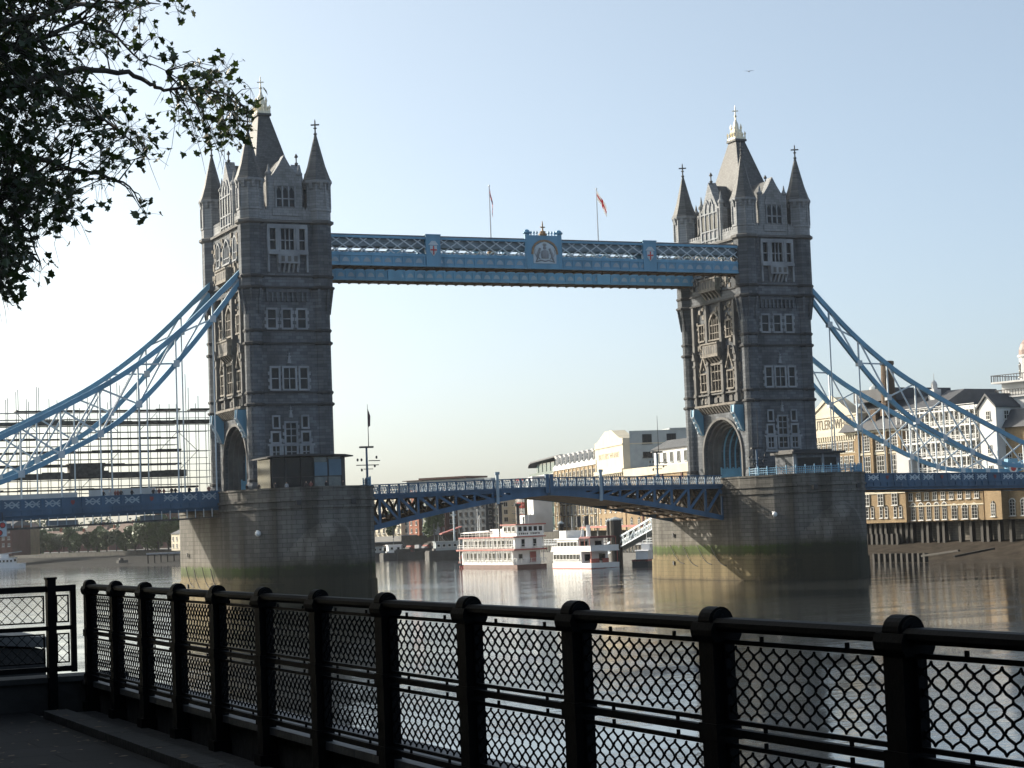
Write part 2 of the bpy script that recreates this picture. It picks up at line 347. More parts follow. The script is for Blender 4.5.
def make_tower():
    T = thing('bridge_tower', 'x', 'tower', (0,0,0), group='gothic stone towers of the bridge')
    # body: two masses and the arch over the road, as one wall
    AW = 4.8; YC = -.45; arch = [(YC+AW*math.cos(math.pi*i/14), 20.2+4.85*math.sin(math.pi*i/14)) for i in range(15)]
    prof = [(-YF,15.0),(YC-AW,15.0)] + arch[::-1] + [(YC+AW,15.0),(YF,15.0),(YF,54.6),(-YF,54.6)]
    b = MB(); b.prism(prof, 'yz', -XS+2.4, XS-2.4)
    AO = 6.0; arch2 = [(YC+AO*math.cos(math.pi*i/16), 20.2+(AO-.3)*math.sin(math.pi*i/16)) for i in range(17)]
    prof2 = [(-YF,15.0),(YC-AO,15.0)] + arch2[::-1] + [(YC+AO,15.0),(YF,15.0),(YF,54.6),(-YF,54.6)]
    b.prism(prof2, 'yz', -XS, -XS+2.398); b.prism(prof2, 'yz', XS-2.398, XS); b.build('wall', STONE, T)
    b = MB(); b.box(-5.6,5.6,-YF-.35,-YF+.3,45.3,54.6); b.box(-5.6,5.6,YF-.3,YF+.35,45.3,54.6)
    b.box(-XS-.3,-XS+.3,-8.6,8.6,45.3,54.6); b.box(XS-.3,XS+.3,-8.6,8.6,45.3,54.6); b.build('corbelled_wall', STONE, T)
    # vault ribs of the passage
    for i in range(6):
        x = -2.6+1.05*i; b = MB()
        for j in range(14):
            t0, t1 = math.pi*j/14, math.pi*(j+1)/14
            b.bar((x,YC+(AW-.12)*math.cos(t0),20.2+4.72*math.sin(t0)),(x,YC+(AW-.12)*math.cos(t1),20.2+4.72*math.sin(t1)),.22,.2,up=(1,0,0))
        for sg in (-1,1): b.box(x-.11,x+.11,YC+min(sg*(AW-.02),sg*(AW-.2)),YC+max(sg*(AW-.02),sg*(AW-.2)),15.3,20.2)
        b.build('vault_rib', BLUEL, T)
    # road gate panels inside the far mouth of the passage
    for sg in (-1, 1):
        b = MB(); y0, y1 = sorted((YC+sg*(AW-.45), YC+sg*(AW-.3))); b.box(-3.4,3.4,y0,y1,15.3,18.0)
        for k in range(7): x = -3.4+6.8*k/6; b.box(x-.09,x+.09,y0-.06,y1+.06,15.3,18.2)
        b.build('gate_screen', BLUEL, T)
    # turrets with corbelled upper stage, spire and finial
    for sx in (-1,1):
        for sy in (-1,1):
            c = (sx*TW, sy*TD); r = 1.33; ru = 1.85
            b = MB(); b.lathe([(1.65,15.0),(1.65,16.9),(1.42,17.4),(r,17.6),(r,42.2),(r+.05,43.3)], 12, c); b.lathe([(r,43.2),(ru,45.2),(ru,54.6)], 8, c)
            for k in range(8):                              # pointed corbels
                a = math.pi*2*k/8 + math.pi/8
                ca, sa = math.cos(a), math.sin(a)
                b.bar((c[0]+ca*(r-.05),c[1]+sa*(r-.05),41.4),(c[0]+ca*(ru-.02),c[1]+sa*(ru-.02),45.2),.34,.34)
            tu = b.build('turret', STONE, T)
            b = MB(); b.lathe([(ru+.02,54.9),(ru+.02,56.3),(ru+.14,56.4),(ru+.14,56.7),(ru-.04,56.8),(ru-.04,60.2),(ru+.36,60.6),(ru+.36,60.9),(ru+.12,61.0)], 8, c)
            for k in range(8):
                a = math.pi*2*k/8 + math.pi/8; ca, sa = math.cos(a), math.sin(a)
                b.bar((c[0]+ca*(ru+.02),c[1]+sa*(ru+.02),56.8),(c[0]+ca*(ru+.02),c[1]+sa*(ru+.02),60.3),.22,.22)
                a2 = math.pi*2*(k+.5)/8 + math.pi/8
                b.bar((c[0]+math.cos(a2)*(ru*.92+.1),c[1]+math.sin(a2)*(ru*.92+.1),59.6),(c[0]+math.cos(a2)*(ru+.2),c[1]+math.sin(a2)*(ru+.2),60.7),.5,.2)
            b.build('turret_lantern', PALE, tu)
            b = MB(); b.lathe([(ru+.34,60.9),(ru+.1,61.35),(1.32,63.2),(.72,65.6),(.2,67.7),(.16,67.9)], 8, c); b.build('turret_spire', SLATE, tu)
            b = MB(); b.lathe([(.16,67.8),(.3,68.0),(.12,68.2),(.11,68.7),(.3,68.85),(.11,69.0),(.10,69.9),(.02,70.2)], 8, c)
            b.bar((c[0]-.55,c[1]+.3,69.35),(c[0]+.55,c[1]-.3,69.35),.16,.2); b.build('finial', TRIMD, tu)
    # string courses right round
    for z, pr, h in ((54.6,.42,.36),(46.75,.2,.2),(45.1,.3,.24),(38.95,.2,.2),(37.1,.3,.24),(30.0,.2,.2),(28.3,.3,.24),(17.5,.2,.25)):
        b = MB(); up = z > 44; dy = YF + (.35 if up else 0); r = 1.85 if up else 1.33
        b.box(-TW,TW,-dy-pr,-dy+.1,z,z+h); b.box(-TW,TW,dy-.1,dy+pr,z,z+h)
        dx = XS + (.3 if up else 0)
        if z > 20: b.box(-dx-pr,-dx+.1,-TD,TD,z+.002,z+h-.002); b.box(dx-.1,dx+pr,-TD,TD,z+.002,z+h-.002)
        for sx in (-1,1):
            for sy in (-1,1): b.lathe([(r,z-.25),(r+pr,z-.004),(r+pr,z+h+.004),(r+.02,z+h+.15)], 8, (sx*TW, sy*TD))
        b.build('string_course', SHADE if z < 50 else TRIMD, T)
    # ---- front face
    for c in (-2.6,-.35,1.9): tower_window(T,'front',c,1.15,39.4,42.0,1,transoms=(.5,))
    for c, w_, nl in ((-2.35,1.05,1),(-.2,1.7,2),(1.95,1.05,1)): tower_window(T,'front',c,w_,30.6,33.6,nl,transoms=(.5,),fr=.3)
    for c in (-2.4,1.95): tower_window(T,'front',c,.75,25.1,26.6,1,transoms=(),quoin=False,fr=.24)
    tower_window(T,'front',-.2,1.5,22.9,25.7,2,transoms=(.35,.7))
    for c in (-2.5,2.0): tower_window(T,'front',c,1.0,23.0,24.3,1,transoms=())
    for c, w_ in ((-2.5,1.0),(-.2,1.5),(2.0,1.0)): tower_window(T,'front',c,w_,20.8,22.4,2,transoms=(.5,),quoin=False)
    P = mapper('front'); b = MB(); fbox(b,P,-3.7,3.3,22.45,22.75,-.05,.3); 
    for u in (-3.35,-1.55,1.15,2.95): fbox(b,P,u-.13,u+.13,20.4,22.45,-.05,.24)
    fbox(b,P,-3.6,3.2,20.1,20.4,-.05,.26); b.build('window_band', TRIM, T)
    for z in (26.6,34.4):
        b = MB(); fpoly(b,P,[(-.5,z-.1),(.1,z-.1),(-.02,z+.5),(-.14,z+.8),(-.2,z+1.7),(-.26,z+.8),(-.38,z+.5)],-.05,.3); fbox(b,P,-.42,.02,z+.75,z+.93,-.05,.34); fbox(b,P,-.32,-.08,z+1.2,z+1.32,-.05,.34); b.build('carved_finial', TRIM, T)
    b = MB()                                               # row of small machicolation arches
    for k in range(9): u = -3.2+6.0*k/8; fbox(b,P,u-.15,u+.15,43.2,44.9,-.05,.34)
    fbox(b,P,-3.4,3.0,44.5,45.1,-.05,.36); b.build('corbel_table', STONE, T)
    # oriel window with balcony
    P = mapper('upfront')
    for c, w_, nl in ((-2.3,.85,1),(-.1,1.95,3),(2.1,.85,1)): tower_window(T,'upfront',c,w_,50.6,53.7,nl,transoms=(.45,),fr=.25,quoin=False,proud=.45)
    b = MB(); fbox(b,P,-3.1,2.9,49.9,50.35,-.05,.75); fbox(b,P,-3.1,2.9,53.95,54.3,-.05,.5)
    for u in (-3.0,2.8,-1.5,1.3): fbox(b,P,u-.14,u+.14,47.4,53.95,-.05,.5)
    fbox(b,P,-1.7,1.5,48.6,49.9,-.05,.95)
    for k in range(5): u = -1.5+2.8*k/4; fpoly(b,lambda u_,z_,d_: (u+ (d_-.15)*.28, P(0,0,u_)[1], z_),[(-.05,47.3),(.2,47.5),(.9,48.6),(-.05,48.6)],0,1)
    o = b.build('oriel', TRIM, T)
    b = MB()
    for k in range(3): fbox(b,P,-1.25+.95*k,-.75+.95*k,48.85,49.65,.9,.98)
    b.build('balcony_tracery', TRIMD, o)
    # parapets, gabled dormers and the roof
    for sg in (-1,1):
        y0, y1 = sorted((sg*(YF+.3), sg*(YF-.1)))
        for u0,u1 in ((-4.0,-2.6),(2.4,4.0)):
            b = MB(); b.box(u0,u1,y0,y1,55.02,56.5)
            for k in range(3): b.box(u0+.05+.5*k,u0+.35+.5*k,y0,y1,56.5,56.9)
            b.build('parapet', PALE, T)
        x0, x1 = sorted((sg*(XS+.25), sg*(XS-.15)))
        for u0,u1 in ((-8.3,-3.6),(3.6,8.3)):
            b = MB(); b.box(x0,x1,u0,u1,55.02,56.3)
            for k in range(7): b.box(x0,x1,u0+.1+.68*k,u0+.5+.68*k,56.3,56.8)
            b.build('parapet', PALE, T)
    for sg in (-1,1):                                       # dormers over the short faces
        y0, y1 = sorted((sg*(YF+.25), sg*(YF-1.3))); yi = sg*2.2
        b = MB(); b.prism([(-2.55,55.0),(2.35,55.0),(2.35,61.2),(1.75,61.5),(.75,63.0),(-.1,64.5),(-.95,63.0),(-1.95,61.5),(-2.55,61.2)],'xz',y0,y1)
        ya, yb = sorted((sg*(YF+.25), sg*(YF+.42)))
        for x in (-2.4,2.2): b.lathe([(.38,55.0),(.38,61.6),(.5,61.7),(.5,61.9),(.25,62.2),(.05,63.2)],8,(x,sg*(YF-.1)))
        b.prism([(-1.9,59.9),(1.7,59.9),(1.3,61.4),(.5,62.6),(-.1,63.2),(-.7,62.6),(-1.5,61.4)],'xz',ya,yb)
        b.box(-2.1,1.9,ya,yb,55.6,56.6)
        d = b.build('dormer', PALE, T)
        b = MB(); y0, y1 = sorted((sg*(YF-1.0), yi)); b.prism([(-2.6,60.9),(2.4,60.9),(-.1,64.1)],'xz',y0,y1); b.box(-2.5,2.3,y0,y1,55.0,60.9); b.build('dormer_roof', SLATE, d)
        ya, yb = sorted((sg*(YF+.2), sg*(YF+.36)))
        for x in (-1.05,-.1,.85):
            b = MB(); b.prism([(x-.36,57.0),(x+.36,57.0),(x+.36,59.1),(x+.18,59.5),(x,59.75),(x-.18,59.5),(x-.36,59.1)],'xz',ya,yb); b.build('window', GLASS, d)
        b = MB(); ya, yb = sorted((sg*(YF+.2), sg*(YF+.5)))
        for x in (-1.53,-.58,.37,1.33): b.box(x-.1,x+.1,ya,yb,56.8,59.9)
        b.box(-1.6,1.4,ya,yb-.02,58.0,58.15); b.build('mullions', TRIM, d)
    for sg in (-1,1):                                       # dormers over the road faces
        x0, x1 = sorted((sg*(XS+.35), sg*(XS-1.1)))
        b = MB(); b.prism([(-3.3,55.0),(3.3,55.0),(3.3,60.6),(2.5,60.9),(1.1,63.2),(0,65.2),(-1.1,63.2),(-2.5,60.9),(-3.3,60.6)],'yz',x0,x1)
        for y in (-3.2,3.2,): b.lathe([(.42,55.0),(.42,61.2),(.55,61.3),(.55,61.6),(.25,62.0),(.05,63.3)],8,(sg*XS,y))
        d = b.build('dormer', PALE, T)
        xa, xb = sorted((sg*(XS+.3), sg*(XS+.52))); b = MB()
        for y in (-2.7,-1.4,0,1.4,2.7): b.box(xa,xb,y-.12,y+.12,55.3,60.5 if abs(y)>2 else 61.4)
        for z in (55.5,57.0,59.9): b.box(xa,xb-.03,-2.8,2.8,z,z+.2)
        for y in (-.7,.7): 
            pts = arch_pts(y,.75,60.9,62.4,8,True); q = arch_pts(y,.5,60.9,62.0,8,True)
            for i in range(8):
                b.add([(xa,)+pts[i],(xa,)+pts[i+1],(xa,)+q[i+1],(xa,)+q[i],(xb,)+pts[i],(xb,)+pts[i+1],(xb,)+q[i+1],(xb,)+q[i]],[(0,1,2,3),(7,6,5,4),(0,4,5,1),(2,6,7,3)])
        b.build('tracery', TRIM, d)
        xa, xb = sorted((sg*(XS+.3), sg*(XS+.40)))
        for y in (-.75,.75,-2.05,2.05):
            b = MB(); b.prism([(y-.5,57.3),(y+.5,57.3),(y+.5,59.3),(y,59.8),(y-.5,59.3)],'yz',xa,xb); b.build('window', GLASS, d)
        b = MB(); x0, x1 = sorted((sg*(XS-.9), sg*.8)); b.prism([(-3.35,60.4),(3.35,60.4),(0,64.7)],'yz',x0,x1); b.box(x0,x1,-3.2,3.2,55.0,60.4); b.build('dormer_roof', SLATE, d)
        b = MB(); b.lathe([(.12,65.0),(.3,65.4),(.1,65.6),(.1,66.2),(.32,66.4),(.05,66.9)],6,(sg*(XS-.2),0)); b.build('finial', TRIMD, d)
    b = MB(); b.add([(-4.4,-8.3,55.2),(4.4,-8.3,55.2),(4.4,8.3,55.2),(-4.4,8.3,55.2),(-.85,-1.2,72.2),(.85,-1.2,72.2),(.85,1.2,72.2),(-.85,1.2,72.2)],
        [(0,3,2,1),(4,5,6,7),(0,1,5,4),(1,2,6,5),(2,3,7,6),(3,0,4,7)]); b.box(-1.1,1.1,-1.45,1.45,72.2,72.55); roof = b.build('roof', SLATE, T)
    b = MB()
    for k in range(4):
        for x in (-.95,.95): b.lathe([(.12,72.5),(.12,73.3),(.22,73.5),(.03,73.9)],5,(x,-1.2+.8*k))
    for y in (-1.3,1.3): b.lathe([(.12,72.5),(.12,73.3),(.22,73.5),(.03,73.9)],5,(0,y))
    b.box(-1.0,1.0,-1.35,1.35,72.55,72.95)
    b.lathe([(.75,72.5),(.75,74.2),(.62,74.4),(.5,74.5),(.42,75.3),(.24,75.7),(.16,76.0)],8)
    for k in range(4): a = math.pi/4+math.pi/2*k; b.lathe([(.14,72.5),(.14,74.4),(.22,74.6),(.02,75.3)],6,(.85*math.cos(a),.85*math.sin(a)))
    b.build('cresting', GOLD, roof)
    b = MB(); b.lathe([(.17,75.9),(.12,76.4),(.26,76.6),(.1,76.9),(.08,78.2),(.01,78.5)],6); b.bar((-.45,.2,77.5),(.45,-.2,77.5),.12,.16); b.build('roof_finial', GOLD, roof)
    # ---- road face (towards -x): big arch mouldings, carved bays, balcony
    P = mapper('side'); b = MB()
    for i, (r0, r1, d) in enumerate(((4.78,5.15,-1.7),(5.15,5.55,-1.05),(5.55,5.99,-.4),(5.99,6.4,.3))):
        for j in range(18):
            t0, t1 = math.pi*j/18, math.pi*(j+1)/18
            f = lambda r, t: (YC+r*math.cos(t), 20.2+(r-.3)*math.sin(t))
            fpoly(b,P,[f(r0,t0),f(r0,t1),f(r1,t1),f(r1,t0)],-2.38 if d < 0 else -.05,d)
        for sg in (-1,1): fbox(b,P,YC+min(sg*r0,sg*r1),YC+max(sg*r0,sg*r1),15.0,20.2,-2.38 if d < 0 else -.05,d)
    b.build('arch_moulding', TRIMD, T)
    b = MB()                                                # corbel table above the arch
    for k in range(13): u = -5.4+10.8*k/12; fpoly(b,lambda u_,z_,d_: (P(0,0,u_)[0], u-.2+.4*d_, z_),[(-.05,26.9),(.2,27.1),(1.0,28.1),(-.05,28.1)],0,1)
    fbox(b,P,-6.6,6.6,28.15,28.5,-.05,1.0); b.build('corbel_table', SD, T)
    b = MB()
    for u in (-6.6,-2.3,2.3,6.6):                            # buttress shafts dividing the bays
        fbox(b,P,u-.32,u+.32,28.5,45.0,-.05,.75); fbox(b,P,u-.42,u+.42,30.0,30.3,-.05,.9); fbox(b,P,u-.42,u+.42,35.0,35.3,-.05,.9)
        fpoly(b,P,[(u-.5,36.2),(u+.5,36.2),(u,37.6)],-.05,.95)
    fbox(b,P,-6.6,6.6,30.05,30.3,-.05,.55)
    for k in range(8): u = -5.6+1.6*k; fbox(b,P,u-.5,u+.5,28.75,29.65,-.05,.28)
    b.build('buttress', TRIMD, T)
    tower_window(T,'side',0,2.9,30.7,34.9,3,transoms=(.4,.75),fr=.35,proud=.5,mt=SD)
    for c in (-4.3,4.3): tower_window(T,'side',c,1.7,30.9,33.6,2,transoms=(.5,),fr=.25,proud=.4,mt=SD)
    tower_window(T,'side',0,2.9,39.2,43.4,4,True,transoms=(.35,.8),fr=.45,proud=.5,mt=SD)
    for c in (-4.4,4.4): tower_window(T,'side',c,1.5,39.3,41.8,2,transoms=(.5,),fr=.25,proud=.4,mt=SD)
    for z0, z1, hw in ((36.4,38.3,2.4),(47.2,48.9,2.6)):
        b = MB(); fbox(b,P,-hw,hw,z0,z1,-.05,1.5); fbox(b,P,-hw-.15,hw+.15,z1,z1+.25,-.05,1.65); fbox(b,P,-hw-.15,hw+.15,z0-.2,z0+.05,-.05,1.6)
        for k in range(5): u = -hw+.3+(2*hw-.6)*k/4; fpoly(b,lambda u_,z_,d_: (P(0,0,u_)[0], u-.2+.4*d_, z_),[(-.05,z0-1.6),(.3,z0-1.4),(1.4,z0-.2),(-.05,z0-.2)],0,1)
        bal = b.build('balcony', SD, T); b = MB()
        for k in range(6): u = -hw+.4+(2*hw-.8)*k/5; fbox(b,P,u-.22,u+.22,z0+.35,z1-.3,1.46,1.53)
        b.build('balcony_tracery', TRIMD, bal)
    for c in (-4.2,4.2):                                     # gabled niches beside the middle window
        b = MB(); fpoly(b,P,[(c-1.3,34.2),(c-1.0,34.2),(c,36.3),(c,37.0)],-.05,.5); fpoly(b,P,[(c+1.3,34.2),(c+1.0,34.2),(c,36.3),(c,37.0)],-.05,.49); fbox(b,P,c-.1,c+.1,36.8,37.8,-.05,.5); b.build('window_gable', SD, T)
    for c, w_ in ((-4.4,1.5),(0,3.2),(4.4,1.5)): tower_window(T,'side',c,w_,50.0,53.4,2 if w_<2 else 4,True,transoms=(.4,),fr=.3,proud=.6,quoin=False)
    for c in (-6.9,6.1):                                     # blue wedge brackets flanking the arch
        b = MB(); x = -XS; b.prism([(x+.05,27.9),(x-1.7,27.9),(x-1.75,26.7),(x-.9,25.2),(x-.35,23.9),(x+.05,23.6)],'xz',c-.5,c+.5); o = b.build('wall_bracket', BLUE, T)
        b = MB()
        for yy in (c-.5,c+.5): b.tube([(x-1.72,yy,28.0),(x-1.85,yy,26.7),(x-1.0,yy,25.1),(x-.45,yy,23.8)],.1,6)
        for k in range(4): b.sphere((x-1.75+.32*k,c,26.6-.85*k),.22,8)
        b.build('bracket_scroll', PALEB, o)
    b = MB(); q = random.Random(4)                            # carved diaper work scattered over the road face
    for _ in range(420):
        u, z = q.uniform(-7.6,7.6), q.choice((q.uniform(28.8,37.0),q.uniform(37.6,45.0),q.uniform(47.5,54.2)))
        if abs(u) < 2.0 and (30.6 < z < 35 or 39 < z < 43.6 or z > 49.8): continue
        if 3.3 < abs(u) < 5.5 and (30.6 < z < 33.8 or 39 < z < 42 or 49.8 < z): continue
        s_ = q.uniform(.12,.34); fbox(b,P,u-s_,u+s_,z-s_*q.uniform(.6,1.6),z+s_,-.05,q.uniform(.1,.42)+(.3 if z > 45 else 0))
    b.build('carved_ornament', SD, T)
    return T
tower1 = make_tower(); tower1.location = (-PX,0,0); tower1['label'] = 'left gothic stone bridge tower with four spired turrets, behind the leafy twig'
tower2 = copy_tree(tower1); tower2.location = (PX,0,0); tower2['label'] = 'right gothic stone bridge tower, its road arch and carved side in view'

# ------------------------------------------------------------------ pavilion, cabin, rails and masts on the piers
PGLASS = glassy('painted_sky_glass', (.10,.125,.135), .1)  # sky reflection put into the colour of the right-hand panes
GREYD = mat('dark_cladding', (.05,.052,.055), .6, var=.2)
pv = thing('pier_pavilion', 'glass pavilion with a flat overhanging roof on top of the left pier', 'pavilion', (-42.6,-18.6,15.0))
b = MB(); b.prism([(-6.0,5.25),(-5.0,5.4),(0,5.5),(5.2,5.45),(6.4,5.3),(6.4,5.45),(5.2,5.65),(0,5.8),(-5.0,5.65),(-6.0,5.4)],'xz',-3.4,4.5); b.build('roof', DARK, pv)
b = MB(); b.box(5.0,5.5,-2.4,4.0,0,5.3); b.box(-5.2,5.0,3.6,4.0,0,5.4); b.build('wall', GREYD, pv)
for x0, x1, mt in ((-5.1,-3.2,0),(-3.1,-1.0,0),(-.95,.9,0),(.95,2.9,1),(3.0,4.95,1)):
    b = MB(); b.box(x0+.06,x1-.06,-2.36,-2.3,.1,5.35)
    o = b.build('window', PGLASS if mt else GLASS, pv); f = MB()
    for x in (x0,x1): f.box(x-.06,x+.06,-2.45,-2.25,0,5.4)
    f.box(x0,x1,-2.43,-2.27,2.6,2.7); f.build('frame', DARK, o)
b = MB(); b.box(-5.3,-5.2,-2.3,3.6,0,5.3); b.build('window', GLASS, pv)
b = MB(); b.box(1.0,2.85,-2.55,-2.46,2.75,4.6); b.box(3.1,4.9,-2.55,-2.46,2.75,5.0); b.build('roller_blind', mat('blue_grey_blind',(.10,.17,.23),.7), pv)
b = MB(); b.box(-4.6,-1.2,-1.0,-.8,2.5,3.9); b.build('wall_banner', BLUE, pv)
b = MB(); b.box(-1.3,1.0,-.6,1.5,0,3.6); b.build('counter_block', RUST, pv)
cb = thing('control_cabin', 'low stone control cabin with a dark window slot on the right pier', 'cabin', (39.2,-18.4,15.0))
b = MB(); b.box(-3.0,5.6,-2.2,3,0,4.3); b.build('wall', STONE, cb)
b = MB(); b.box(-3.6,6.2,-2.9,3.5,4.3,4.65); b.box(-2.5,4.6,-1.5,2.8,4.65,5.0); b.build('roof', DARK, cb)
b = MB(); b.box(-2.2,2.0,-2.26,-2.15,1.9,3.7); f = b.build('window', GLASS, cb); b = MB(); b.box(2.7,4.8,-2.26,-2.15,1.9,3.7); b.build('window', GLASS, cb)
b = MB(); b.box(-3.05,-2.5,-2.3,-2.1,0,4.3); b.box(2.2,2.5,-2.3,-2.1,0,4.3); b.build('corner_post', TRIM, cb)
def pier_rail(px_, label, angs):
    t = thing('pier_railing', label, 'railing', (px_,0,16.2)); pts = []
    for a in angs: a = R(a); pts.append((10.3*math.cos(a), -10-15.5*math.sin(a)))
    rl = MB()
    for z in (.35,.7,1.05): rl.tube([(x,y,z) for x,y in pts], .05, 5)
    for i in range(len(pts)-1):
        for k in range(5): f = k/5; x = pts[i][0]*(1-f)+pts[i+1][0]*f; y = pts[i][1]*(1-f)+pts[i+1][1]*f; rl.box(x-.02,x+.02,y-.02,y+.02,0,1.05)
    rl.build('rail', BLUE, t)
    for x, y in pts: b = MB(); b.box(-.07,.07,-.07,.07,0,1.25); b.sphere((0,0,1.3),.1,6); b.build('post', BLUE, t, loc=(x,y,0))
pier_rail(-PX, 'thin railing on the left pier between pavilion and signal mast', range(4,40,6))
pier_rail(PX, 'light blue railing along the rounded edge of the right pier', range(20,161,7))
def mast(loc, label, h, flag):
    t = thing('signal_mast', label, 'mast', loc)
    b = MB(); b.lathe([(.38,0),(.38,1.2),(.17,1.4),(.14,h),(.1,h+.1)],8); b.build('pole', MIDBLUE, t)
    b = MB(); b.box(-1.0,1.0,-.3,.3,h,h+.25); b.tube([(.35,0,h+.2),(.35,0,h+6.3)],[.07,.03],5); b.box(-1.6,1.8,-.08,.08,h*.55,h*.55+.12); b.box(.3,2.0,-.1,.1,h*.66,h*.66+.12); b.box(-.5,.9,-.1,.1,h*.45,h*.45+.1); b.build('yard', DARK, t)
    for x, z in ((-1.4,h*.66),(-.8,h*.66),(1.5,h*.72),(-.8,h*.40),(1.2,h*.5)):
        b = MB(); b.lathe([(.08,z),(.14,z+.08),(.14,z+.35),(.05,z+.42)],6,(x,0)); b.build('signal_lamp', DARK, t)
    if flag:
        b = MB(); b.add([(.42,0,h+5.6),(.8,.1,h+4.6),(.75,.15,h+3.2),(.42,.02,h+3.0),(.42,.06,h+5.6),(.8,.16,h+4.6),(.75,.21,h+3.2),(.42,.08,h+3.0)],[(0,1,2,3),(7,6,5,4),(0,4,5,1),(1,5,6,2),(2,6,7,3),(3,7,4,0)]); b.build('flag', mat('dark_flag_cloth',(.10,.05,.07),.8), t)
    return t
mast((-31.0,-13.2,16.2), 'slim signal mast with yards at the right edge of the left pier', 5.6, True)
mast((33.4,-14.5,16.2), 'blue signal mast with white lamps left of the stone cabin', 4.2, False)
mast((30.6,13.0,16.2), 'thin signal mast rising behind the lifting span left of the right tower', 5.0, False)
# ------------------------------------------------------------------ lifting span (two leaves)
def chord(x): return 14.35 - .0402*abs(x)**1.4
def par_top(x): return 16.95 - .0135*abs(x)
def make_leaf(label, s):
    t = thing('bascule_leaf', label, 'bridge span', (0,0,0), group='lifting leaves of the bridge')
    xs = [s*(30.45-3.03*k) for k in range(11)]; xs[-1] = s*.15
    for y, nm in ((-8.2,1),(8.2,1)):
        b = MB()
        for i in range(10):
            b.bar((xs[i],y,chord(xs[i])+.3),(xs[i+1],y,chord(xs[i+1])+.3),.5,.75); b.bar((xs[i],y,par_top(xs[i])-1.75),(xs[i+1],y,par_top(xs[i+1])-1.75),.5,.6)
            zt = par_top(xs[i])-1.8; zb = chord(xs[i])+.3
            b.bar((xs[i],y,zb),(xs[i],y,zt),.34,.36)
            zt2 = par_top(xs[i])-1.85
            if zt2-zb > 1.1: b.bar((xs[i],y,zt2),(xs[i+1],y,chord(xs[i+1])+.4),.3,.38)
            else: b.bar((xs[i],y,(zt2+zb)/2),(xs[i+1],y,(par_top(xs[i+1])-1.8+chord(xs[i+1]))/2),.3,1.0)
        b.build('girder', MIDBLUE, t)
        b = MB(); yo = y-.25*math.copysign(1,-y); rows = []
        for i in range(10):
            x0, x1 = sorted((xs[i], xs[i+1])); zb = lambda x: par_top(x)-1.45
            b.bar((x0,yo,par_top(x0)),(x1,yo,par_top(x1)),.34,.16); b.bar((x0,yo,zb(x0)),(x1,yo,zb(x1)),.5,.3)
            for k in range(2): x = x0+(x1-x0)*k/2; b.box(x-.13,x+.13,yo-.15,yo+.15,zb(x),par_top(x))
        p = b.build('parapet', BLUED, t)
        b = MB()
        for i in range(10):
            for k in range(2):
                x0, x1 = sorted((xs[i]+(xs[i+1]-xs[i])*k/2, xs[i]+(xs[i+1]-xs[i])*(k+1)/2)); x0 += .16; x1 -= .16; n = 3
                za, zb_ = par_top(x0)-1.25, par_top(x0)-.12
                for q in range(n):
                    a = x0+(x1-x0)*q/n; c = x0+(x1-x0)*(q+1)/n
                    b.bar((a,yo,za),(c,yo,zb_),.08,.06,up=(0,1,0)); b.bar((a,yo,zb_),(c,yo,za),.08,.06,up=(0,1,0))
                b.bar((x0,yo,(za+zb_)/2),(x1,yo,(za+zb_)/2),.06,.09)
        b.build('lattice', LATT, p)
    b = MB(); x0, x1 = sorted((s*30.45, s*.15))
    b.prism([(s*30.45,14.75),(s*.15,15.15),(s*.15,15.45),(s*30.45,15.05)],'xz',-8.1,8.1); b.build('deck', RUST, t)
    b = MB()
    for i in range(10):
        x = xs[i]
        if chord(x) < 13.6:
            for k in range(4): y = -7.9+15.8*k/4; b.bar((x,y,chord(x)+.3),(x,y+3.95,14.7),.25,.25); b.bar((x,y,14.7),(x,y+3.95,chord(x)+.3),.25,.25)
        b.bar((x,-8,chord(x)+.2),(x,8,chord(x)+.2),.3,.4)
    for y in (-4,0,4):
        for i in range(10): b.bar((xs[i],y,chord(xs[i])+.3),(xs[i+1],y,chord(xs[i+1])+.3),.25,.3); 
    b.build('cross_bracing', RUST, t)
    # plated underside
    b = MB()
    for i in range(5, 10): b.add([(xs[i],-7.9,chord(xs[i])-.02),(xs[i+1],-7.9,chord(xs[i+1])-.02),(xs[i+1],7.9,chord(xs[i+1])-.02),(xs[i],7.9,chord(xs[i])-.02),(xs[i],-7.9,chord(xs[i])+.08),(xs[i+1],-7.9,chord(xs[i+1])+.08),(xs[i+1],7.9,chord(xs[i+1])+.08),(xs[i],7.9,chord(xs[i])+.08)],[(0,1,2,3),(7,6,5,4),(0,4,5,1),(1,5,6,2),(2,6,7,3),(3,7,4,0)])
    b.build('underside', RUST, t)
    b = MB(); x = s*8.7; b.box(x-.22,x+.22,-9.0,-8.7,13.2,17.6); b.box(x-.35,x+.35,-9.05,-8.65,17.6,18.0); b.build('lamp_post', LATT, t)
    for x in (s*.36,): b = MB(); b.box(x-.28,x+.28,-8.9,-8.4,14.6,17.5); b.build('end_post', BLUED, t)
    return t
make_leaf('left leaf of the blue lattice lifting span, joined to the pavilion pier', -1)
make_leaf('right leaf of the blue lattice lifting span, joined to the pier with the stone cabin', 1)

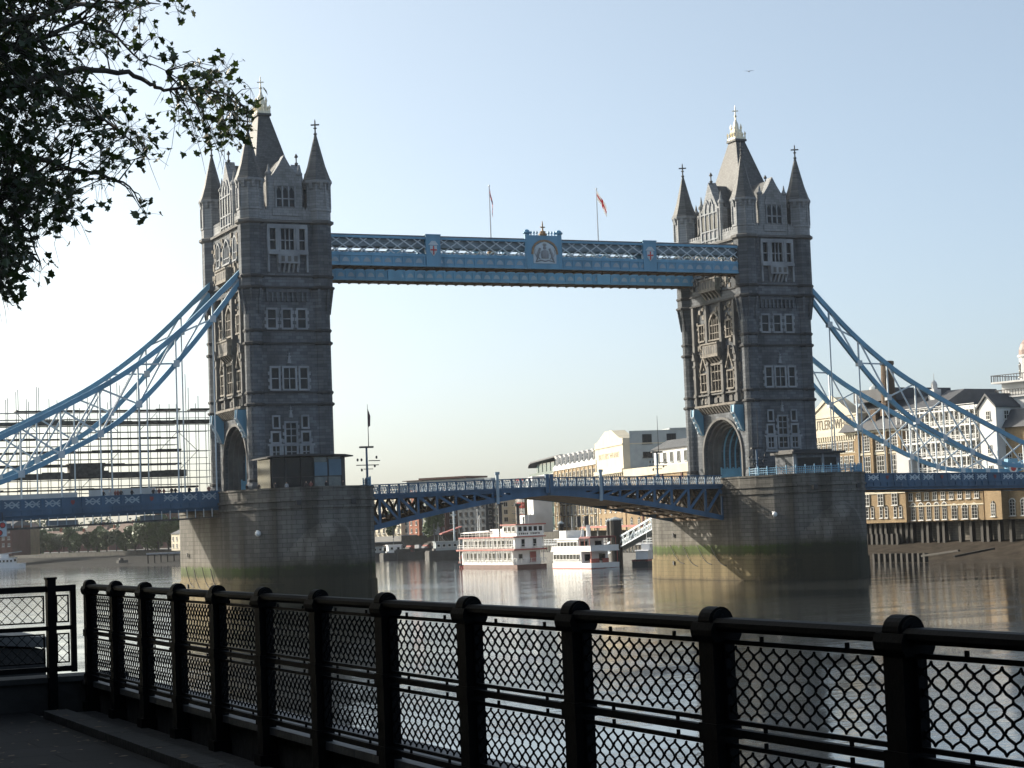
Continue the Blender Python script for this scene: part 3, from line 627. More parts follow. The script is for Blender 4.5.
# ------------------------------------------------------------------ high level walkways
DGOLD = mat('dull_gilding', (.30,.20,.12), .5, .1, .3, 3)
GLZ = mat('dull_grey_glazing', (.22,.29,.34), .35, var=.3, vscale=.6)
def make_walkway():
    t = thing('high_walkway', 'x', 'walkway', (0,0,0), group='high level walkways between the towers')
    X = 36.2; zt, zm, zb = 53.2, 50.35, 48.75
    for y, fy in ((-1.75,-1),(1.75,1)):
        b = MB(); b.box(-X,X,y-.22,y+.22,zt-.35,zt); b.box(-X,X,y-.15,y+.15,zm-.1,zm+.3); b.box(-X,X,y-.12,y+.12,zb+.15,zm); b.box(-X,X,y-.3,y+.3,zb,zb+.25)
        b.box(-X,X,y-.26,y+.26,zm-.15,zm)
        n = 44
        for k in range(n+1): x = -X+2*X*k/n; b.box(x-.1,x+.1,y-.24,y+.24,zb+.25,zm)
        b.build('girder', BLUE, t)
        b = MB()
        for k in range(n): 
            x = -X+2*X*(k+.5)/n
            pts = [(x-.55,zb+.55),(x+.55,zb+.55),(x+.42,zb+.95),(x+.16,zb+1.2),(x-.16,zb+1.2),(x-.42,zb+.95)]
            b.prism(pts,'xz',y-.17,y+.17)
        b.build('panel_ornament', LATT, t)
        b = MB(); m = 34; dx = 2*X/m
        for k in range(-1, m+1):
            for d in (1,-1):
                a = -X+dx*k; a0, z0, a1, z1 = a, zm+.3, a+2*dx*.78, zt-.35
                if d < 0: z0, z1 = z1, z0
                # clip to the walkway ends
                if a0 < -X: f = (-X-a0)/(a1-a0); z0 += (z1-z0)*f; a0 = -X
                if a1 > X: f = (X-a0)/(a1-a0); z1 = z0+(z1-z0)*f; a1 = X
                if a1-a0 > .3: b.bar((a0,y+d*.06,z0),(a1,y+d*.06,z1),.08,.17)
        b.build('lattice', PALEB, t)
        b = MB(); b.box(-X,X,y-fy*.55-.04,y-fy*.55+.04,51.75,zt-.35); b.build('glazing', GLZ, t)
        # royal arms in the middle, posts with city shields at the quarters
        for x in (-18.3,18.3):
            b = MB(); b.box(x-1.15,x+1.15,min(y-.35,y+.35),max(y-.35,y+.35),zb,zt+.25); b.box(x-1.25,x+1.25,y-.42,y+.42,zt+.25,zt+.42)
            o = b.build('shield_post', BLUE, t); b = MB(); yf = y+fy*.36; ya, yb = sorted((yf, yf+fy*.1))
            b.prism([(x-.55,51.9),(x+.55,51.9),(x+.55,51.0),(x,50.3),(x-.55,51.0)],'xz',ya,yb); b.prism([(x-.8,52.0),(x+.8,52.0),(x+.3,52.6),(x-.3,52.6)],'xz',ya,yb); b.build('city_shield', PALEB, o)
            b = MB(); ya, yb = sorted((yf+fy*.1, yf+fy*.16)); b.box(x-.09,x+.09,ya,yb,50.55,51.85); b.box(x-.5,x+.5,ya,yb+.002,51.15,51.35); b.build('red_cross', REDP, o)
        if fy > 0: continue
        b = MB(); b.box(-2.6,2.6,y-.4,y+.4,zb,zt+.7); 
        for x in (-2.7,2.7): b.lathe([(.5,zb),(.42,zt+.9),(.62,zt+1.05),(.62,zt+1.25),(.42,zt+1.3),(.4,zt+1.5),(.1,zt+1.65)],8,(x,y))
        for k in range(9):
            if abs(k-4) > 1: b.lathe([(.1,zt+.7),(.1,zt+1.0),(.2,zt+1.15),(.05,zt+1.45)],6,(-2.0+.5*k,y))
        o = b.build('arms_panel', BLUE, t)
        b = MB(); ya, yb = sorted((y+fy*.36, y+fy*.5))
        P_ = lambda pts: b.prism(pts,'xz',ya,yb)
        P_([(-1.9,49.6),(1.9,49.6),(1.95,51.3),(1.5,52.2),(.7,52.7),(0,53.0),(-.7,52.7),(-1.5,52.2),(-1.95,51.3)])
        b.build('arms_field', PALEB, o); b = MB(); ya, yb = sorted((y+fy*.46, y+fy*.66))
        b.lathe([(.62,50.35),(.7,50.9),(.62,51.5),(.2,51.7)],10,(0,y+fy*.42),sy=.5)                      # shield, helm and crown
        b.lathe([(.3,51.75),(.36,52.0),(.25,52.3),(.42,52.4),(.3,52.65)],8,(0,y+fy*.42),sy=.5)
        for sg in (-1,1):                                                                              # two supporters, a beast each side
            b.tube([(sg*1.5,y+fy*.5,49.9),(sg*1.25,y+fy*.5,50.4),(sg*1.2,y+fy*.5,51.0),(sg*.95,y+fy*.5,51.5),(sg*.8,y+fy*.5,51.9)],[.1,.18,.24,.2,.2],6)
            b.tube([(sg*1.2,y+fy*.5,51.2),(sg*.75,y+fy*.5,51.2)],.08,5); b.tube([(sg*1.2,y+fy*.5,50.6),(sg*.8,y+fy*.5,50.2)],.08,5); b.tube([(sg*1.35,y+fy*.5,50.5),(sg*1.75,y+fy*.5,51.2),(sg*1.6,y+fy*.5,51.7)],.06,5)
        b.tube([(-1.6,y+fy*.5,49.8),(-.6,y+fy*.5,50.05),(0,y+fy*.5,49.9),(.6,y+fy*.5,50.05),(1.6,y+fy*.5,49.8)],.1,5)
        b.build('royal_arms', TRIM, o)
        b = MB()
        for i in range(8):
            t0, t1 = math.pi*i/8, math.pi*(i+1)/8; q = lambda t_: (2.1*math.cos(t_), 51.0+2.1*math.sin(t_)**.8 if math.sin(t_) > 0 else 51.0)
            a, c = q(t0), q(t1); b.bar((a[0],y+fy*.42,a[1]),(c[0],y+fy*.42,c[1]),.3,.32,up=(0,1,0))
        b.build('arms_moulding', DGOLD, o)
        b = MB(); b.lathe([(.6,zt+.7),(.68,zt+1.0),(.42,zt+1.15),(.5,zt+1.35),(.15,zt+1.5),(.12,zt+1.9),(.1,zt+2.6),(.04,zt+3.0)],8,(0,y)); b.box(-.4,.4,y-.08,y+.08,zt+1.95,zt+2.12); b.build('crown_cross', DGOLD, o)
    b = MB(); b.box(-X,X,-1.6,1.6,48.9,49.05)
    for k in range(45): x = -X+2*X*k/44; b.box(x-.1,x+.1,-1.6,1.6,48.55,48.9)
    for y in (-.9,.9): b.box(-X,X,y-.12,y+.12,48.6,48.85)
    b.build('floor', RUST, t)
    b = MB(); b.prism([(-1.9,53.2),(1.9,53.2),(1.6,53.45),(0,53.6),(-1.6,53.45)],'yz',-X,X); b.build('roof', SLATE, t)
    return t
wk = make_walkway(); wk.location = (0,-8.1,0); wk['label'] = 'nearer high blue lattice walkway with the royal arms and both flagpoles'
wk2 = copy_tree(wk); wk2.location = (0,8.1,0); wk2.rotation_euler = (0,0,math.pi); wk2['label'] = 'farther high walkway, only its lower blue panels showing below the nearer one'

def union_mat(name, kind):
    m = bpy.data.materials.new(name); m.use_nodes = True; n = m.node_tree; p = n.nodes['Principled BSDF']; L = n.links.new
    p.inputs['Roughness'].default_value = .8
    uv = n.nodes.new('ShaderNodeTexCoord'); sp = n.nodes.new('ShaderNodeSeparateXYZ'); L(uv.outputs['UV'], sp.inputs[0])
    def math_(op, a, b=None, c=None):
        q = n.nodes.new('ShaderNodeMath'); q.operation = op
        for i, x in enumerate((a, b, c)):
            if x is None: continue
            if isinstance(x, (int, float)): q.inputs[i].default_value = x
            else: L(x, q.inputs[i])
        return q.outputs[0]
    u = math_('SUBTRACT', sp.outputs[0], .5); v = math_('SUBTRACT', sp.outputs[1], .5)
    au, av = math_('ABSOLUTE', u), math_('ABSOLUTE', v)
    dg = math_('ABSOLUTE', math_('SUBTRACT', au, av))
    cross = math_('MINIMUM', au, math_('MULTIPLY', av, .6))
    def mixc(fac, a, b):
        q = n.nodes.new('ShaderNodeMix'); q.data_type = 'RGBA'; L(fac, q.inputs[0])
        for i, x in ((6,a),(7,b)):
            if isinstance(x, tuple): q.inputs[i].default_value = (*x,1)
            else: L(x, q.inputs[i])
        return q.outputs[2]
    Wt, Rd, Bl = (.75,.75,.75), (.55,.04,.05), (.02,.03,.16)
    if kind == 'saltire':
        c = mixc(math_('LESS_THAN', dg, .10), Bl, Wt); c = mixc(math_('LESS_THAN', dg, .04), c, Rd)
        c = mixc(math_('LESS_THAN', cross, .10), c, Wt); c = mixc(math_('LESS_THAN', cross, .06), c, Rd)
    else: c = mixc(math_('LESS_THAN', cross, .075), Wt, Rd)
    L(c, p.inputs['Base Color']); tr_ = n.nodes.new('ShaderNodeBsdfTranslucent'); L(c, tr_.inputs[0]); mx_ = n.nodes.new('ShaderNodeMixShader'); mx_.inputs[0].default_value = .5
    ou_ = [x for x in n.nodes if x.type == 'OUTPUT_MATERIAL'][0]; L(p.outputs[0], mx_.inputs[1]); L(tr_.outputs[0], mx_.inputs[2]); L(mx_.outputs[0], ou_.inputs['Surface']); return m
def flagpole(x, label, kind, lean, htop):
    t = thing('flagpole', label, 'flag', (x,-8.1,53.0))
    b = MB(); b.tube([(0,0,0),(0,0,htop)],[.11,.06],6); b.sphere((0,0,htop+.05),.14,6); b.build('pole', WHITE, t)
    nx, nz = 14, 8; b = MB(); b.uv = []; Lx = 3.4; Hz = 1.8
    for j in range(nz+1):
        for i in range(nx+1):
            f = i/nx; g = j/nz
            xx = .08+Lx*f*lean[0]; zz = htop-.15-Hz*g*lean[2]-Lx*f*lean[1]; yy = .22*f*math.sin(7*f+2*g)+.1*f
            xx += .12*g*math.sin(5*f)*(1-lean[0]) ; b.v.append((xx,yy,zz))
    W_ = nx+1; N = len(b.v); b.v += [(x_,y_+.02,z_) for x_,y_,z_ in b.v]
    for j in range(nz):
        for i in range(nx):
            q = (j*W_+i,j*W_+i+1,(j+1)*W_+i+1,(j+1)*W_+i); us = [(i/nx,1-j/nz),((i+1)/nx,1-j/nz),((i+1)/nx,1-(j+1)/nz),(i/nx,1-(j+1)/nz)]
            b.f.append(q); b.m.append(0); b.uv.append(us); b.f.append(tuple(k+N for k in reversed(q))); b.m.append(0); b.uv.append(us[::-1])
    b.build('flag', union_mat('flag_cloth_'+kind, kind), t, smooth=True)
flagpole(-7.9, 'white flagpole left of the royal arms with a dark flag hanging limp', 'saltire', (.16,.92,.85), 8.6)
flagpole(10.4, 'white flagpole right of the royal arms with a red crossed white flag', 'cross', (.52,.80,.80), 8.8)

# ------------------------------------------------------------------ suspension chains
TOPP = [(0,16.9),(10.5,19.9),(18.5,24.0),(26,28.8),(36.5,34.0-.0),(45,40.0),(53.5,47.4)]
TOPP = [(0,16.95),(10.5,20.6),(18.5,24.1),(28,28.6),(36.5,33.2),(45,39.6),(54.5,48.7)]
BOTP = [(0,16.4),(13,16.9),(19,18.3),(27,21.8),(36,26.9),(45,36.0),(54.5,47.6)]
def interp(P, t):
    for i in range(len(P)-1):
        if P[i][0] <= t <= P[i+1][0]:
            a, b = P[i], P[i+1]; p0 = P[max(i-1,0)]; p3 = P[min(i+2,len(P)-1)]; h = b[0]-a[0]
            ma = (b[1]-p0[1])/(b[0]-p0[0]) if i else (b[1]-a[1])/h; mb = (p3[1]-a[1])/(p3[0]-a[0]) if i < len(P)-2 else (b[1]-a[1])/h
            f = (t-a[0])/h; return (2*f**3-3*f*f+1)*a[1]+(f**3-2*f*f+f)*h*ma+(-2*f**3+3*f*f)*b[1]+(f**3-f*f)*h*mb
    return P[-1][1]
def deck_top(x): return 16.3-.017*max(abs(x)-51.8, 0)
def chain(sx, y, label):
    t = thing('suspension_chain', label, 'suspension chain', (0,0,0), group='blue suspension chains of the bridge'); J = 101.0
    ts = [54.5*k/10 for k in range(11)]
    X = lambda t_: sx*(J-t_)
    fine = [54.5*k/40 for k in range(41)]
    for P_, nm, h in ((TOPP,'chord',.72),(BOTP,'chord',.68)):
        b = MB()
        for i in range(40): b.bar((X(fine[i]),y,interp(P_,fine[i])),(X(fine[i+1]),y,interp(P_,fine[i+1])),.54,h)
        b.build(nm, BLUE, t)
    for i in range(1,10):
        a, c = (X(ts[i]),y,interp(BOTP,ts[i])),(X(ts[i]),y,interp(TOPP,ts[i]))
        b = MB(); b.bar(a,c,.22,.26); b.box(a[0]-.45,a[0]+.45,y-.35,y+.35,a[2]-.5,a[2]+.45); b.build('strut', PALEB, t)
        b = MB(); b.tube([(a[0],y,deck_top(a[0])-.6),(a[0],y,a[2])],.11,6); b.build('hanger_rod', PALEB, t)
    for i in range(1,10):
        b = MB(); 
        b.bar((X(ts[i]),y-.1,interp(BOTP,ts[i])),(X(ts[i+1]),y-.1,interp(TOPP,ts[i+1])),.16,.24)
        b.bar((X(ts[i]),y+.1,interp(TOPP,ts[i])),(X(ts[i+1]),y+.1,interp(BOTP,ts[i+1])),.16,.24); b.build('diagonal', PALEB, t)
    b = MB(); b.bar((sx*J,y,16.7),(sx*133,y,27.5),.62,1.2); b.bar((sx*J,y,16.3),(sx*133,y,24.0),.62,.8); b.build('land_chain', BLUE, t)
    b = MB(); b.box(sx*J-1.1,sx*J+1.1,y-.55,y+.55,15.2,18.6); j = b.build('chain_joint', BLUEL, t)
    for r, d, m_ in ((.95,.62,WHITE),(.6,.68,REDP)):
        b = MB(); n = 16; b.prism([(sx*J+r*math.cos(2*math.pi*k/n),16.9+r*math.sin(2*math.pi*k/n)) for k in range(n)],'xz',y-d,y+d); b.build('roundel', m_, j)
    return t
chain(-1,-8.6,'near blue suspension chain on the left, the lower and longer of the pair'); chain(-1,8.6,'far blue suspension chain on the left, seen just above the near one')
chain(1,-8.6,'near blue suspension chain on the right, starting highest on the right tower'); chain(1,8.6,'far blue suspension chain on the right, the lower one, ending at a red roundel')

# ------------------------------------------------------------------ approach decks
DULLR = mat('dull_red_paint', (.22,.05,.05), .6)
def approach(sx, label):
    t = thing('approach_span', label, 'bridge span', (0,0,0), group='suspended approach spans'); x0, x1 = 51.9, 134.0; n = 30
    q = lambda a, z: (sx*a, z)
    for y, fy in ((-9.0,-1),(9.0,1)):
        b = MB(); ya, yb = y-.12, y+.12
        dt0, dt1 = deck_top(x0), deck_top(x1)
        pr = lambda za, zb, yA, yB: b.prism([q(x0,dt0+za),q(x1,dt1+za),q(x1,dt1+zb),q(x0,dt0+zb)],'xz',yA,yB)
        pr(-1.25,-.1,ya,yb); pr(-.12,.06,y-.25,y+.25); pr(-1.45,-1.2,y-.32,y+.32)
        for k in range(n+1):
            x = x0+(x1-x0)*k/n; z = deck_top(x); b.box(min(sx*x-.16,sx*x+.16),max(sx*x-.16,sx*x+.16),y-.26,y+.26,z-1.3,z+.1)
        p = b.build('parapet', BLUED, t); b = MB(); yo = y+fy*.15
        for k in range(n):
            a = x0+(x1-x0)*(k+.14)/n; c = x0+(x1-x0)*(k+.86)/n; z = deck_top((a+c)/2); m_ = (a+c)/2
            if k % 4 == 3: continue
            for (u0, u1) in ((a, m_),(m_, c)):
                b.bar((sx*u0,yo,z-1.08),(sx*u1,yo,z-.22),.17,.06,up=(0,1,0)); b.bar((sx*u0,yo,z-.22),(sx*u1,yo,z-1.08),.17,.06,up=(0,1,0))
            b.bar((sx*a,yo,z-.65),(sx*c,yo,z-.65),.07,.15)
        b.build('lattice_panel', PALEB if sx > 0 else LATT, p)
        for k in range(3,n,4):
            m_ = x0+(x1-x0)*(k+.5)/n; z = deck_top(m_); b = MB(); b.prism([(sx*m_-.26,z-.35),(sx*m_+.26,z-.35),(sx*m_+.26,z-.7),(sx*m_,z-1.0),(sx*m_-.26,z-.7)],'xz',min(yo,yo+fy*.05),max(yo,yo+fy*.05)); b.build('red_shield', DULLR, p)
        b = MB(); pr2 = lambda za, zb, yA, yB: b.prism([q(x0,dt0+za),q(x1,dt1+za),q(x1,dt1+zb),q(x0,dt0+zb)],'xz',yA,yB)
        pr2(-2.05,-1.45,y-.15,y+.15); pr2(-2.2,-2.05,y-.4,y+.4); pr2(-2.55,-2.2,y*.985-.1,y*.985+.1); pr2(-2.65,-2.53,y-.3,y+.3)
        for k in range(2*n+1):
            x = x0+(x1-x0)*k/(2*n); z = deck_top(x); b.box(sx*x-.07,sx*x+.07,y-.3,y+.3,z-2.05,z-1.45)
        b.build('girder', BLUED, t)
    b = MB(); b.prism([q(x0,deck_top(x0)-1.9),q(x1,deck_top(x1)-1.9),q(x1,deck_top(x1)-1.3),q(x0,deck_top(x0)-1.3)],'xz',-8.7,8.7); b.build('deck', RUST, t)
    b = MB()
    for k in range(n+1): x = x0+(x1-x0)*k/n; z = deck_top(x); b.box(sx*x-.2,sx*x+.2,-8.8,8.8,z-2.5,z-1.92)
    for y in (-6,-3,0,3,6): b.prism([q(x0,deck_top(x0)-2.3),q(x1,deck_top(x1)-2.3),q(x1,deck_top(x1)-1.9),q(x0,deck_top(x0)-1.9)],'xz',y-.15,y+.15)
    b.build('floor_beams', RUST, t)
    return t
approach(-1,'blue approach span on the left with people along its parapet'); approach(1,'dark blue approach span on the right with white crosses on its parapet')

# navigation board hanging below the left approach
nb = thing('navigation_board', 'pale board with three dark red discs hanging under the left approach span', 'sign', (-82.6,-10.0,12.0))
b = MB(); b.box(-1.25,1.05,-.1,.1,-1.0,1.0); b.build('board', PALEB, nb); b = MB(); b.bar((-.6,0,1.0),(-.6,.6,2.2),.1,.1); b.bar((.6,0,1.0),(.6,.6,2.2),.1,.1); b.build('bracket', DARK, nb)
for x, z in ((-.72,.38),(.5,.5),(.1,-.52)):
    b = MB(); b.prism([(x+.4*math.cos(2*math.pi*k/16),z+.4*math.sin(2*math.pi*k/16)) for k in range(16)],'xz',-.2,-.1); d_ = b.build('rim', DARK, nb)
    b = MB(); b.prism([(x+.3*math.cos(2*math.pi*k/16),z+.3*math.sin(2*math.pi*k/16)) for k in range(16)],'xz',-.23,-.2); b.build('red_disc', REDP, d_)

# ------------------------------------------------------------------ scaffolding and hoarding beside the left approach
SCAF = mat('scaffold_tube', (.24,.255,.27), .5, .6)
BOARD = mat('scaffold_boards', (.085,.08,.076), .85, var=.4, vscale=2)
sc_ = thing('scaffolding', 'tall tube scaffolding with dark board lifts behind the left approach span', 'scaffolding', (0,0,0))
def px2(px, py, y): p = at_y(px, py, y); return p.x, p.z
Ys = (12.0, 13.6)
tubes = {}
for i in range(36):
    x = -47.2-1.5*i
    top = 28+ (rng.random()*6 if rng.random()<.6 else 1.5)
    for y in Ys: MB().tube([(x+rng.uniform(-.1,.1),y,15.2 if abs(x)>51 else 16.3),(x,y,top+rng.uniform(-1,2))],.055,5).build('standard', SCAF, sc_)
lev = [(17.6,-49,-100,0),(19.3,-50.8,-102,1),(21.2,-51.5,-102,0),(23.2,-51.5,-102,0),(25.1,-52,-102,0),(27.3,-46.9,-90,2),(29.3,-51.5,-76,0),(29.3,-46.9,-50,0)]
for z, xa, xb, k in lev:
    b = MB(); th = (.16,1.1,.55)[k]
    b.box(xb,xa,Ys[0]-.15,Ys[1]+.15,z-.12,z+.04)
    x = xa
    while x > xb:
        l = rng.uniform(2,4.5); h = th*rng.uniform(.55,1.05)
        if k or rng.random() < .55: b.box(max(x-l,xb),x,Ys[0]-.24,Ys[0]-.17,z-.08,z+h)
        x -= l
    b.build('board_lift', BOARD, sc_)
for z in [17+1.0*k for k in range(13)]:
    b = MB()
    for y in Ys: b.tube([(-101,y-.06,z),(-47 if rng.random()<.5 else -52,y-.06,z)],.05,5)
    b.build('ledger', SCAF, sc_)
for i in range(16):
    x = -49-3.0*i; z = rng.choice((17.5,20,23,26)); MB().tube([(x,Ys[0]-.1,z),(x-rng.choice((3.2,-3.2)),Ys[0]-.1,z+3.2)],.05,5).build('brace', SCAF, sc_)
b = MB(); b.box(-68.4,-63.4,Ys[0]-.6,Ys[1],19.4,21.3); b.box(-68.6,-63.2,Ys[0]-.7,Ys[1]+.1,21.3,21.45); b.build('site_hut', BOARD, sc_)
SHEET = mat('grey_sheeting', (.30,.32,.34), .8)
hp = thing('hanging_platform', 'thin scaffold platform slung below the left approach span with pale sheeting', 'platform', (0,0,0))
b = MB(); b.prism([(-52,12.6),(-102,11.4),(-102,11.55),(-52,12.75)],'xz',-9.6,-7.9); b.prism([(-56,12.4),(-102,11.25),(-102,11.5),(-56,12.6)],'xz',-9.7,-9.6); b.build('boards', BOARD, hp)
for i in range(40): x = -53-1.2*i; z = 12.6-(abs(x)-52)*.024; MB().box(x-.05,x+.05,-9.55,-9.45,z,z+1.3).build('hanger', PALEB, hp)
b = MB(); x = -58
while x > -100:
    l = rng.uniform(1,5)
    if rng.random() < .3: z = 12.6-(abs(x)-52)*.024; MB().box(x-l,x,-8.0,-7.95,z+.1,z+.8).build('sheeting', SHEET, hp)
    x -= l

hd = thing('hoarding', 'pale grey site hoarding on the left approach roadway below the scaffolding', 'hoarding', (0,0,0))
for xa, xb, h in ((-57.0,-66.8,1.25),(-68.5,-104,1.05)):
    b = MB(); b.prism([(xa,deck_top(xa)-1.2),(xb,deck_top(xb)-1.2),(xb,deck_top(xb)+h),(xa,deck_top(xa)+h)],'xz',6.4,6.6); b.build('panel', mat('hoarding_paint', (.42,.45,.48), .7), hd)
# ------------------------------------------------------------------ water, banks, foreshore
def water_mat():
    m = bpy.data.materials.new('river_water'); m.use_nodes = True; n = m.node_tree; L = n.links.new; p = n.nodes['Principled BSDF']
    p.inputs['Base Color'].default_value = (.030,.033,.034,1); p.inputs['Roughness'].default_value = .05; p.inputs['IOR'].default_value = 1.6
    tc = n.nodes.new('ShaderNodeTexCoord'); prev = None
    mp0 = n.nodes.new('ShaderNodeMapping'); mp0.inputs['Scale'].default_value = (.016,.11,1); mp0.inputs['Rotation'].default_value = (0,0,R(-24)); L(tc.outputs['Object'], mp0.inputs[0])
    no0 = n.nodes.new('ShaderNodeTexNoise'); no0.inputs['Scale'].default_value = 1; no0.inputs['Detail'].default_value = 5; no0.inputs['Roughness'].default_value = .65; L(mp0.outputs[0], no0.inputs['Vector'])
    pm_ = n.nodes.new('ShaderNodeMapRange'); pm_.inputs[1].default_value = .42; pm_.inputs[2].default_value = .62; pm_.inputs[3].default_value = .2; pm_.inputs[4].default_value = 1.0; L(no0.outputs['Fac'], pm_.inputs[0])
    for sc_x, sc_y, det, dist in ((.30,.9,5,.062),(1.5,2.6,3,.024),(.03,.10,3,.05)):
        mp = n.nodes.new('ShaderNodeMapping'); mp.inputs['Scale'].default_value = (sc_x,sc_y,1); mp.inputs['Rotation'].default_value = (0,0,R(-24)); L(tc.outputs['Object'], mp.inputs[0])
        no = n.nodes.new('ShaderNodeTexNoise'); no.inputs['Scale'].default_value = 1; no.inputs['Detail'].default_value = det; L(mp.outputs[0], no.inputs['Vector'])
        b = n.nodes.new('ShaderNodeBump'); b.inputs['Strength'].default_value = 1; b.inputs['Distance'].default_value = dist; L(pm_.outputs[0], b.inputs['Strength']); L(no.outputs['Fac'], b.inputs['Height'])
        if prev: L(prev.outputs[0], b.inputs['Normal'])
        prev = b
    L(prev.outputs[0], p.inputs['Normal']); return m
b = MB(); b.add([(-2400,-1500,0),(2400,-1500,0),(2400,2400,0),(-2400,2400,0)],[(0,1,2,3)]); struct(b.build('river_water', water_mat(), fix=False))
EARTH = mat('bank_ground', (.16,.15,.13), .9, var=.3, vscale=.3, bump=.3, bscale=2)
MUD = mat('foreshore_shingle', (.045,.038,.031), .85, var=.4, vscale=.5, bump=.8, bscale=1.6, spec=.04)
bank = [(150,-1490),(132,-400),(128,-60),(123.5,25),(114,84),(118,125),(129,165),(137,215),(145,275),(153,335),(158,395),(190,440),(700,900),(2390,2390),(2390,-1490)]
b = MB(); b.prism(bank,'xy',-1,8.0); struct(b.build('south_bank_ground', EARTH))
east = [(140,418),(108,440),(84,520),(52,640),(20,760),(-60,930),(-300,1300),(-700,2390),(2389,2389),(699,899.5),(190,440.5),(158.5,395.5)]
b = MB(); b.prism(east,'xy',-1,5.2); struct(b.build('east_bank_ground', EARTH))
north = [(-124.75,-1490),(-124.75,-260.9),(-131.5,-260.9),(-131.5,-205),(-122,-150),(-120,200),(-260,900),(-900,2390),(-2390,2390),(-2390,-1490)]
b = MB(); b.prism(north,'xy',-1,8.26); struct(b.build('north_bank_ground', EARTH))
MUDG = mat('grey_mud_shingle', (.032,.032,.031), .85, var=.35, vscale=.3, bump=.6, bscale=1, spec=.04)
def shore(name, wall, tide, zw, zt=-.6, mt=None):
    b = MB(); n = len(wall); K = 6
    for i in range(n):
        for k in range(K+1):
            f = k/K; x = wall[i][0]*(1-f)+tide[i][0]*f; y = wall[i][1]*(1-f)+tide[i][1]*f
            b.v.append((x, y, zw*(1-f)+zt*f + (0 if k in (0,K) else rng.uniform(-.12,.12))))
    for i in range(n-1):
        for k in range(K): b.f.append((i*(K+1)+k,i*(K+1)+k+1,(i+1)*(K+1)+k+1,(i+1)*(K+1)+k)); b.m.append(0)
    return struct(b.build(name, mt or MUD, smooth=True))
def sub(P_, n):
    out = []
    for i in range(len(P_)-1):
        for k in range(n): f = k/n; out.append((P_[i][0]*(1-f)+P_[i+1][0]*f, P_[i][1]*(1-f)+P_[i+1][1]*f))
    return out+[P_[-1]]
w1 = sub([(140,-300),(127,-40),(122.7,25),(113,84),(116,120)],8); t1 = sub([(132,-310),(116,-52),(111,23),(90,47),(88,80)],8); shore('foreshore_shingle_right', w1, t1, 3.5, -.8)
w2 = sub([(140,416),(107,438),(83,518),(51,638),(19,758),(-60,928)],8); t2 = sub([(126,400),(70,385),(50,415),(36,480),(17,590),(-75,800)],8); shore('foreshore_shingle_left', w2, t2, 3.2, mt=MUDG)
WALLM = masonry('river_wall_stone', (.24,.22,.19), (.19,.175,.155), (.1,.095,.085), 1.2, .5, .03, stain=.45)
def river_wall(label, pts, z0, z1, th=.7, mt=None):
    t = thing('river_wall', label, 'wall', (pts[0][0],pts[0][1],0)); b = MB(); ox, oy = pts[0]
    for i in range(len(pts)-1):
        a, c = pts[i], pts[i+1]; b.bar((a[0]-ox,a[1]-oy,(z0+z1)/2),(c[0]-ox,c[1]-oy,(z0+z1)/2),th,z1-z0)
    b.build('wall', mt or WALLM, t); b = MB()
    for i in range(len(pts)-1): a, c = pts[i], pts[i+1]; b.bar((a[0]-ox,a[1]-oy,z1+.12),(c[0]-ox,c[1]-oy,z1+.12),th+.3,.24)
    b.build('coping', TRIM, t); return t
river_wall('stone river wall at the foot of the brick warehouses on the right', [(132,-300),(127.6,-60),(123.1,25),(113.6,84),(117.6,125),(128.6,165),(136.6,215)], 0, 7.7)
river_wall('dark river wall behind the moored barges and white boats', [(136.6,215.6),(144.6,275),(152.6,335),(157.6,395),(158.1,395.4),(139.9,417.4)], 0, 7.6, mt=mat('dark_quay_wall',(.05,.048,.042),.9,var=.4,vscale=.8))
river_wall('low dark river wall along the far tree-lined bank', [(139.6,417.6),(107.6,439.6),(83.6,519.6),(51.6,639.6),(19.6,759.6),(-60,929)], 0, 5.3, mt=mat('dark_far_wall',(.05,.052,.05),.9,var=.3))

# ------------------------------------------------------------------ buildings of the far banks
BRICK = masonry('yellow_stock_brick', (.34,.245,.14), (.27,.19,.105), (.24,.20,.16), .45, .15, .015, stain=.3)
BRICKR = masonry('red_brick', (.30,.10,.055), (.24,.08,.045), (.2,.15,.12), .45, .15, .015, stain=.3)
BRICKD = masonry('dark_red_brick', (.13,.055,.045), (.10,.045,.04), (.1,.08,.07), .45, .15, .015, stain=.3)
CREAM = mat('cream_render', (.52,.475,.37), .8, var=.12, vscale=.3, bump=.1)
WHITEW = mat('white_render', (.54,.54,.535), .7, var=.08, vscale=.4, bump=.1)
GREYW = mat('grey_cladding', (.30,.34,.36), .7, var=.1)
TEAL = glassy('green_tinted_glass', (.05,.10,.105), .12)
ROOFD = mat('dark_slate_roof', (.07,.075,.085), .7, var=.2)
BRICKC = masonry('chimney_brick', (.16,.11,.075), (.12,.085,.06), (.1,.09,.08), .45, .15, .015, stain=.4)
TIMBER = mat('wet_timber', (.014,.012,.010), .75, var=.4, vscale=2, streak=True)
wcache = {}
